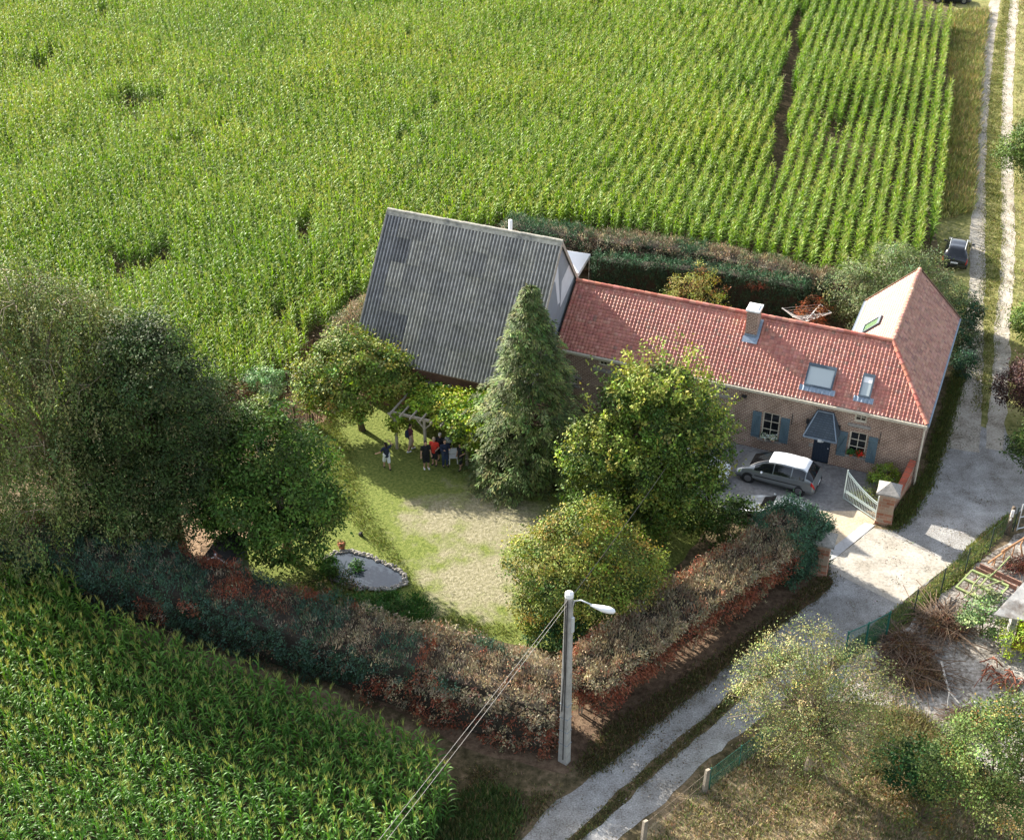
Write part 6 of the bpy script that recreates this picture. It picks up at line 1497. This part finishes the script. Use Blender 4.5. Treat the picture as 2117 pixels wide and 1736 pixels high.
tree("willow_shrub", "big loose grey green shrub behind the roof apex of the wing", "tree", p, [(3.4, -.4, 2.4, 1.9, 1.8, 1.9), (2.2, .9, 3.9, 1.9, 1.7, 1.7), (4.6, .2, 1.8, 1.2, 1.2, 1.5), (0, .4, 3.7, 3.0, 2.4, 2.4), (-2.6, .6, 2.6, 1.8, 1.8, 1.9), (-1.6, .2, 2.4, 2.0, 1.9, 2.0), (1.8, .6, 2.6, 2.0, 1.8, 2.2), (.6, .8, 4.4, 1.6, 1.5, 1.4), (-1.8, -2.0, 2.2, 1.6, 1.6, 1.8), (3.0, .2, 2.0, 1.4, 1.3, 1.6)], .15, 1.2, 760, .42, 30, .17, .075, BS, n_limb=16, shell=(.4, 1.08))
shrub("thuja_bush", "dark green clipped thuja clump at track side right of the wing roof", "bush", hw(.0, 19.4), 2.6, 2.9, 110, [(GREEN, 5), ((.04, .10, .05), 3), (DKGREEN, 3), ((.14, .10, .05), .6)], .2, .08, .3, 28, mat='needle')
shrub("thuja_bush", "grey brown thuja bush between the track and the wing gable", "bush", hw(.35, 16.2), 2.2, 2.7, 90, [((.09, .09, .05), 4), (GREEN, 2), (DKGREEN, 4)], .2, .08, .3, 26, mat='needle')
shrub("thuja_bush", "dark low thuja against the right wall of the wing", "bush", hw(.9, 13.4), 1.5, 1.9, 50, [(DKGREEN, 4), (GREEN, 2)], .2, .08, .28, 26, mat='needle')
# left edge
shrub("elder_bush", "light green elder bush at the left edge above the near maize", "bush", gp(45, 1150), 3.4, 3.0, 110, [((.09, .14, .045), 5), ((.13, .18, .08), 3), ((.05, .085, .025), 3)], .17, .10, .34, 26)
shrub("dead_shrub", "rust red dead shrub at the left end of the long hedge", "bush", gp(108, 1190), 1.8, 2.2, 60, [(RUSTC, 5), (BRN, 3)], .17, .06, .26, 26, mat='dry')
shrub("elder_bush", "dark green understorey bush below the weeping birch", "bush", gp(215, 1190), 4.6, 3.4, 170, [((.035, .055, .02), 5), ((.055, .075, .03), 3), ((.08, .10, .05), 1)], .18, .10, .4, 28)
shrub("elder_bush", "dark shaded bush against the foot of the dense tree", "bush", gp(300, 1225), 3.6, 2.6, 120, [((.030, .055, .03), 5), ((.05, .08, .045), 3)], .2, .11, .36, 28)
# trees on the right edge
RE = [((.07, .105, .025), 5), ((.11, .145, .04), 3), ((.04, .065, .018), 4)]
p = gp(2125, 400); tree("field_maple", "green tree beside the track at the right edge near the top", "tree", p, sc_lobes(ROUND, 6.6, 6.6), .2, 1.8, 420, .48, 34, .2, .12, RE, n_limb=14, shell=(.4, 1.06))
p = gp(2135, 735); tree("field_maple", "small bright green tree at the right edge beside the parked black car", "tree", p, sc_lobes(ROUND, 4.0, 4.4), .12, 1.1, 240, .36, 30, .18, .11, [((.10, .15, .03), 5), ((.14, .18, .05), 2), ((.06, .09, .02), 3)], n_limb=10)
p = gp(2128, 880); tree("purple_plum", "purple leaved plum tree at the right edge above the gravel road", "tree", p, sc_lobes(ROUND, 5.0, 5.0), .14, 1.3, 340, .38, 34, .16, .10, [((.055, .025, .028), 5), ((.09, .045, .04), 3), ((.13, .08, .065), 1.3), ((.035, .018, .02), 3)], n_limb=12)
p = gp(2150, 1000); tree("field_maple", "dark green tree at the right edge below the purple plum", "tree", p, sc_lobes(ROUND, 4.4, 4.6), .14, 1.3, 260, .4, 32, .2, .12, [((.05, .075, .02), 5), ((.08, .105, .03), 2), ((.03, .05, .015), 3)], n_limb=10)

# ------------------------------------------------------------ grass of the verges
STRAW = [((.26, .22, .09), 4), ((.19, .20, .06), 5), ((.34, .28, .14), 2), ((.14, .17, .05), 4)]
grass("verge_grass", "tall dry grass strip between maize and track", G((1968, 30), (2040, 25), (2030, 100), (2022, 200), (2012, 330), (2008, 440), (1945, 455), (1936, 440), (1955, 330), (1966, 180)), 5200, .75, STRAW, 9, .2, .05, 31)
grass("verge_grass", "short grass between the wheel tracks", G((2073, 0), (2090, 0), (2073, 200), (2072, 300), (2074, 420), (2073, 520), (2068, 640), (2060, 700), (2040, 850), (2010, 850), (2020, 715), (2028, 600), (2033, 450), (2035, 330), (2044, 180)), 3600, .16, [((.13, .14, .035), 4), ((.20, .19, .07), 3), ((.09, .11, .03), 3)], 7, .2, .04, 32)
grass("verge_grass", "mixed grass right of the track", G((2104, 0), (2340, 0), (2330, 620), (2116, 760), (2080, 700), (2090, 500), (2092, 300)), 4200, .3, [((.12, .13, .035), 4), ((.21, .19, .08), 4), ((.28, .24, .13), 2)], 7, .22, .05, 33)
grass("verge_grass", "grass along the fence at the road edge", G((1862, 1258), (1905, 1232), (1955, 1188), (1992, 1152), (2030, 1112), (2088, 1064), (2096, 1076), (2040, 1130), (1996, 1174), (1950, 1218), (1892, 1264), (1835, 1305), (1790, 1330), (1780, 1325)), 2000, .20, [((.15, .19, .045), 4), ((.22, .22, .08), 3), ((.10, .15, .035), 3), ((.30, .25, .13), 1)], 9, .14, .04, 34)
grass("verge_grass", "dry grass of the orchard at the bottom right", G((1320, 1760), (1440, 1625), (1540, 1540), (1680, 1500), (1900, 1600), (2150, 1700), (2150, 1800), (1300, 1800)), 3000, .24, [((.25, .20, .11), 4), ((.15, .15, .05), 3), ((.33, .27, .16), 3), ((.09, .12, .035), 2)], 8, .2, .04, 35)
grass("verge_grass", "dark green grass at the corner of the near maize", G((880, 1736), (930, 1670), (990, 1625), (1060, 1640), (1075, 1690), (1030, 1780), (860, 1790)), 2000, .4, [((.05, .09, .025), 5), ((.09, .11, .035), 3), ((.16, .13, .06), 2)], 9, .18, .04, 36)
grass("verge_grass", "sparse dry grass on bare soil around the foot of the utility pole", G((940, 1590), (1060, 1590), (1160, 1600), (1230, 1565), (1180, 1620), (1080, 1715), (1060, 1640), (980, 1620)), 900, .2, [((.15, .12, .06), 4), ((.08, .09, .03), 3)], 7, .2, .04, 42, patch=.5)
grass("verge_grass", "sparse grass under the road side of the brown hedge", G((1180, 1590), (1260, 1500), (1420, 1400), (1640, 1240), (1715, 1175), (1725, 1205), (1640, 1275), (1440, 1430), (1290, 1560), (1220, 1610)), 1800, .2, [((.10, .085, .035), 4), ((.06, .07, .022), 3), ((.15, .11, .06), 2)], 7, .2, .04, 37)
grass("verge_grass", "low grass growing along the middle of the gravel road", G((1640, 1347), (1572, 1399), (1515, 1436), (1430, 1512), (1359, 1571), (1289, 1633), (1212, 1706), (1120, 1794), (1118, 1806), (1212, 1722), (1289, 1650), (1359, 1588), (1430, 1527), (1515, 1449), (1572, 1411), (1640, 1357)), 900, .14, [((.10, .11, .035), 4), ((.17, .14, .07), 4), ((.07, .08, .025), 2)], 8, .12, .035, 41)
grass("verge_grass", "grass strip beside the right wall of the house", G((1915, 975), (1935, 900), (1965, 800), (1985, 740), (1990, 780), (1972, 850), (1945, 940), (1925, 1000), (1890, 1060), (1850, 1100), (1830, 1085), (1880, 1030)), 1700, .25, [((.07, .09, .025), 4), ((.11, .12, .035), 3)], 8, .18, .04, 38)
grass("verge_grass", "dry stalks among the rubble beside the twiggy tree", G((1790, 1590), (1840, 1470), (1900, 1480), (2000, 1560), (1980, 1640), (1880, 1600)), 1300, .45, [((.26, .22, .12), 4), ((.18, .15, .07), 3), ((.12, .12, .04), 2)], 8, .2, .035, 39)
grass("verge_grass", "thin uncut grass at the lawn edges", G((640, 885), (690, 865), (720, 920), (760, 1050), (880, 1240), (920, 1290), (1060, 1320), (1060, 1300), (900, 1265), (700, 1050)), 1500, .13, [((.11, .14, .03), 4), ((.16, .17, .05), 3)], 7, .2, .03, 40)

# fallen leaves and bits of stone on the road
q = poly_area_pts(ROAD, 4200, 77); k = np.array([noise.noise(Vector((a * .35, b_ * .35, 2.0))) + .6 * noise.noise(Vector((a * 1.3, b_ * 1.3, 5.0))) for a, b_ in q]); q = q[k > .22]; n = len(q)
V, F = leaf_arrays(np.c_[q, np.full(n, .03)], np.c_[rng.normal(size=(n, 2)), np.zeros(n)], unit(np.c_[rng.normal(size=(n, 2)) * .25, np.ones(n)]), rng.uniform(.04, .11, n), rng.uniform(.03, .08, n))
tag(quads_object("leaf_litter", V, F, M['dry'], None, np.repeat(tint_of(pick([((.13, .10, .06), 4), ((.08, .065, .04), 3), ((.22, .18, .12), 2), ((.40, .38, .34), 2)], n), .2), 4, axis=0)), "fallen leaves and grit scattered over the gravel road", "leaf litter", kind='stuff')
# ------------------------------------------------------------ maize
def corn_mesh(seed, h=2.5, k_=(1, 1, 1), ls=.80):
    r = np.random.default_rng(seed); V, F, T = [], [], []
    def q(vs, c):
        o = len(V); V.extend(vs)
        T.extend([c] * len(vs)); return o
    def add_strip(L_, R_, c0, c1):
        n = len(L_); o = len(V)
        for i in range(n):
            c = c0 + (c1 - c0) * (i / (n - 1)); V.append(L_[i]); V.append(R_[i]); T.append(c); T.append(c)
        for i in range(n - 1): F.append((o + 2*i, o + 2*i + 1, o + 2*i + 3, o + 2*i + 2))
    st = np.array((.10, .14, .035))
    for k in range(2):
        d = np.array((math.cos(k * 1.57), math.sin(k * 1.57), 0)) * .018; add_strip([np.array((0, 0, 0)) - d, np.array((0, 0, h)) - d * .4], [np.array((0, 0, 0)) + d, np.array((0, 0, h)) + d * .4], st, st)
    az0 = r.uniform(0, 6.28); nl = 12
    for i in range(nl):
        f = (i + .6) / nl; z = h * (.16 + .74 * f); az = az0 + (i % 2) * math.pi + r.normal(0, .35); ln = ls * (.95 - .35 * abs(f - .5) * 2 * (1 if f > .5 else .7)) * r.uniform(.85, 1.15); w = .105 * r.uniform(.8, 1.1) * (1 - .25 * f)
        o = np.array((math.cos(az), math.sin(az), 0)); sd = np.array((-o[1], o[0], 0)); el = R(r.uniform(50, 68) + 12 * f); Lp, Rp = [], []; p = np.array((0, 0, z)); n = 6; curl = R(r.uniform(16, 30) - 7 * f); tw = r.normal(0, .12)
        for k in range(n):
            t = k / (n - 1); wd = w * (.55 + 1.4 * t - 1.95 * t * t) if t < 1 else .006; s2 = sd * math.cos(tw * k) + np.array((0, 0, 1)) * math.sin(tw * k); Lp.append(p - s2 * wd * .5); Rp.append(p + s2 * wd * .5); p = p + (o * math.cos(el) + np.array((0, 0, 1)) * math.sin(el)) * ln / (n - 1); el -= curl * (1 + .35 * k)
        g = np.array((.110, .235, .030)) * (.72 + .4 * f) + np.array((.10, .10, .012)) * f; g = g * np.array(k_) * r.uniform(.85, 1.15); add_strip(Lp, Rp, g, g * np.array((1.2, 1.08, 1.0)))
    tc = np.array((.24, .27, .08))
    for k in range(7):
        a = r.uniform(0, 6.28); o = np.array((math.cos(a), math.sin(a), 0)) * (.11 if k else 0); s = np.array((-math.sin(a), math.cos(a), 0)) * .010; z0 = np.array((0, 0, h * .97)); m_ = z0 + o * .8 + np.array((0, 0, .22)); e = z0 + o * 1.6 + np.array((0, 0, .34)); add_strip([z0 - s, m_ - s, e - s * .3], [z0 + s, m_ + s, e + s * .3], tc, tc)
    me_o = quads_object("corn_plant", np.array(V), np.array(F), M['corn'], None, np.array(T)); COL.objects.unlink(me_o); return me_o
def corn_points(poly, ang, row, step, skip=None, gaps=True, seed=0):
    r = np.random.default_rng(seed); xs = np.array([p.x for p in poly]); ys = np.array([p.y for p in poly]); c, s = math.cos(ang), math.sin(ang); u = xs * c + ys * s; v = -xs * s + ys * c
    uu = np.arange(u.min(), u.max(), step); vv = np.arange(v.min(), v.max(), row)
    if skip: vv = np.array([x for i, x in enumerate(vv) if not skip(i, x)])
    Ug, Vg = np.meshgrid(uu, vv); Ug = Ug.ravel() + r.uniform(-.5, .5, Ug.size) * step; Vg = Vg.ravel() + r.normal(0, .045, Vg.size); q = np.c_[Ug * c - Vg * s, Ug * s + Vg * c]
    q = q[in_poly(q, xs, ys)]; y, x = q[:, 1], q[:, 0]
    fw = y * math.cos(_th) + CAM_H * math.sin(_th); up = y * math.sin(_th) - (CAM_H) * math.cos(_th)    # leave out what lies far outside the view
    px = IW / 2 + FPX * x / fw; py = IH / 2 - FPX * up / fw; q = q[(px > -160) & (px < IW + 160) & (py > -120) & (py < IH + 260)]
    if gaps:
        k = np.array([noise.noise(Vector((a * .16, b_ * .16, seed))) + .6 * noise.noise(Vector((a * .6, b_ * .6, seed + 4))) for a, b_ in q]); q = q[(k > -.56) & (r.random(len(q)) > .03)]
    return q
corn_coll = bpy.data.collections.new("maize_plant_kinds")
kinds_ = [corn_mesh(50 + i, 2.35 + .1 * (i % 4)) for i in range(6)]
for o in kinds_: corn_coll.objects.link(o)
near_coll = bpy.data.collections.new("near_maize_plant_kinds")
near_kinds = [corn_mesh(80 + i, 2.35 + .12 * (i % 4), (.44, .64, .8), .76) for i in range(6)]
for o in near_kinds: near_coll.objects.link(o)
def corn_stuff(name, label, q, seed, coll):
    r = np.random.default_rng(seed); n = len(q)
    me = bpy.data.meshes.new(name); me.vertices.add(n); me.vertices.foreach_set("co", np.c_[q, np.zeros(n)].astype(np.float32).ravel()); me.update()
    hs = np.array([noise.noise(Vector((a * .09, b_ * .09, seed + 9))) for a, b_ in q]) if n < 90000 else np.zeros(n)
    for nm, tp, dt in (("turn", 'FLOAT_VECTOR', np.c_[r.normal(0, .06, n), r.normal(0, .06, n), r.uniform(0, 6.283, n)]), ("size", 'FLOAT', 1.0 + .18 * hs + r.normal(0, .07, n)), ("which", 'INT', r.integers(0, 6, n))):
        at = me.attributes.new(nm, tp, 'POINT'); at.data.foreach_set("vector" if tp == 'FLOAT_VECTOR' else "value", np.asarray(dt, np.int32 if tp == 'INT' else np.float32).ravel())
    o = bpy.data.objects.new(name, me); COL.objects.link(o); tag(o, label, "maize", kind='stuff')
    ng = bpy.data.node_groups.new(name, 'GeometryNodeTree'); ng.interface.new_socket("Geometry", in_out='INPUT', socket_type='NodeSocketGeometry'); ng.interface.new_socket("Geometry", in_out='OUTPUT', socket_type='NodeSocketGeometry')
    N_, L_ = ng.nodes, ng.links; gi, go = N_.new("NodeGroupInput"), N_.new("NodeGroupOutput"); ip = N_.new("GeometryNodeInstanceOnPoints"); ci = N_.new("GeometryNodeCollectionInfo"); ci.inputs[0].default_value = coll; ci.inputs["Separate Children"].default_value = True; ci.inputs["Reset Children"].default_value = True
    def attr(nm, tp): a = N_.new("GeometryNodeInputNamedAttribute"); a.data_type = tp; a.inputs[0].default_value = nm; return a.outputs[0]
    mp = N_.new("GeometryNodeMeshToPoints"); L_.new(gi.outputs[0], mp.inputs[0]); L_.new(mp.outputs[0], ip.inputs["Points"]); L_.new(ci.outputs[0], ip.inputs["Instance"]); ip.inputs["Pick Instance"].default_value = True
    L_.new(attr("which", 'INT'), ip.inputs["Instance Index"]); L_.new(attr("turn", 'FLOAT_VECTOR'), ip.inputs["Rotation"]); L_.new(attr("size", 'FLOAT'), ip.inputs["Scale"]); L_.new(ip.outputs[0], go.inputs[0])
    m = o.modifiers.new("plants", 'NODES'); m.node_group = ng
    return o
trk = gp(2022, 458) - gp(2043, 84); A_MAIN = math.atan2(trk.y, trk.x)
q = corn_points(CORN_MAIN, A_MAIN, 1.02, .18, lambda i, x: False, True, 3)
# wheel lane left by the sprayer
la_, lb_ = gp(1645, 60), gp(1606, 330); ld_ = (lb_ - la_); ll = ld_.length; ld_.normalize()
d = (q[:, 0] - la_.x) * -ld_.y + (q[:, 1] - la_.y) * ld_.x; s = (q[:, 0] - la_.x) * ld_.x + (q[:, 1] - la_.y) * ld_.y
q = q[~((np.abs(d) < .62) & (s > -2) & (s < ll + 6))]
corn_stuff("maize_field", "dense yellow green maize field filling the land behind the farm", q, 5, corn_coll)
ne = gp(760, 1482, 1.6) - gp(110, 1222, 1.6); q = corn_points(CORN_NEAR, math.atan2(ne.y, ne.x), 1.0, .19, None, False, 6)
dist = np.hypot(q[:, 0] - gp(700, 1650).x, q[:, 1] - gp(700, 1650).y)
fw = q[:, 1] * math.cos(_th) + CAM_H * math.sin(_th); py = IH / 2 - FPX * (q[:, 1] * math.sin(_th) - (CAM_H - 2.2) * math.cos(_th)) / fw; px = IW / 2 + FPX * q[:, 0] / fw
vis = (px > 5) & (px < IW) & (py < IH - 10); order = np.argsort(np.where(vis, q[:, 1], 1e6)); near = order[:300]; rest = np.delete(q, near, axis=0)
corn_stuff("near_maize_field", "deep green maize rows of the near field left of the hedge", rest, 7, near_coll)
rr = np.random.default_rng(3)
for i in near:
    k = int(rr.integers(6)); c = near_kinds[k].copy(); COL.objects.link(c); c.location = (q[i, 0], q[i, 1], 0); c.rotation_euler = (rr.normal(0, .06), rr.normal(0, .06), rr.uniform(0, 6.283)); s_ = 1 + rr.normal(0, .08); c.scale = (s_, s_, s_)
    tag(c, "tall green maize plant at the near edge of the field, bottom left", "maize plant", "maize plants at the near edge")
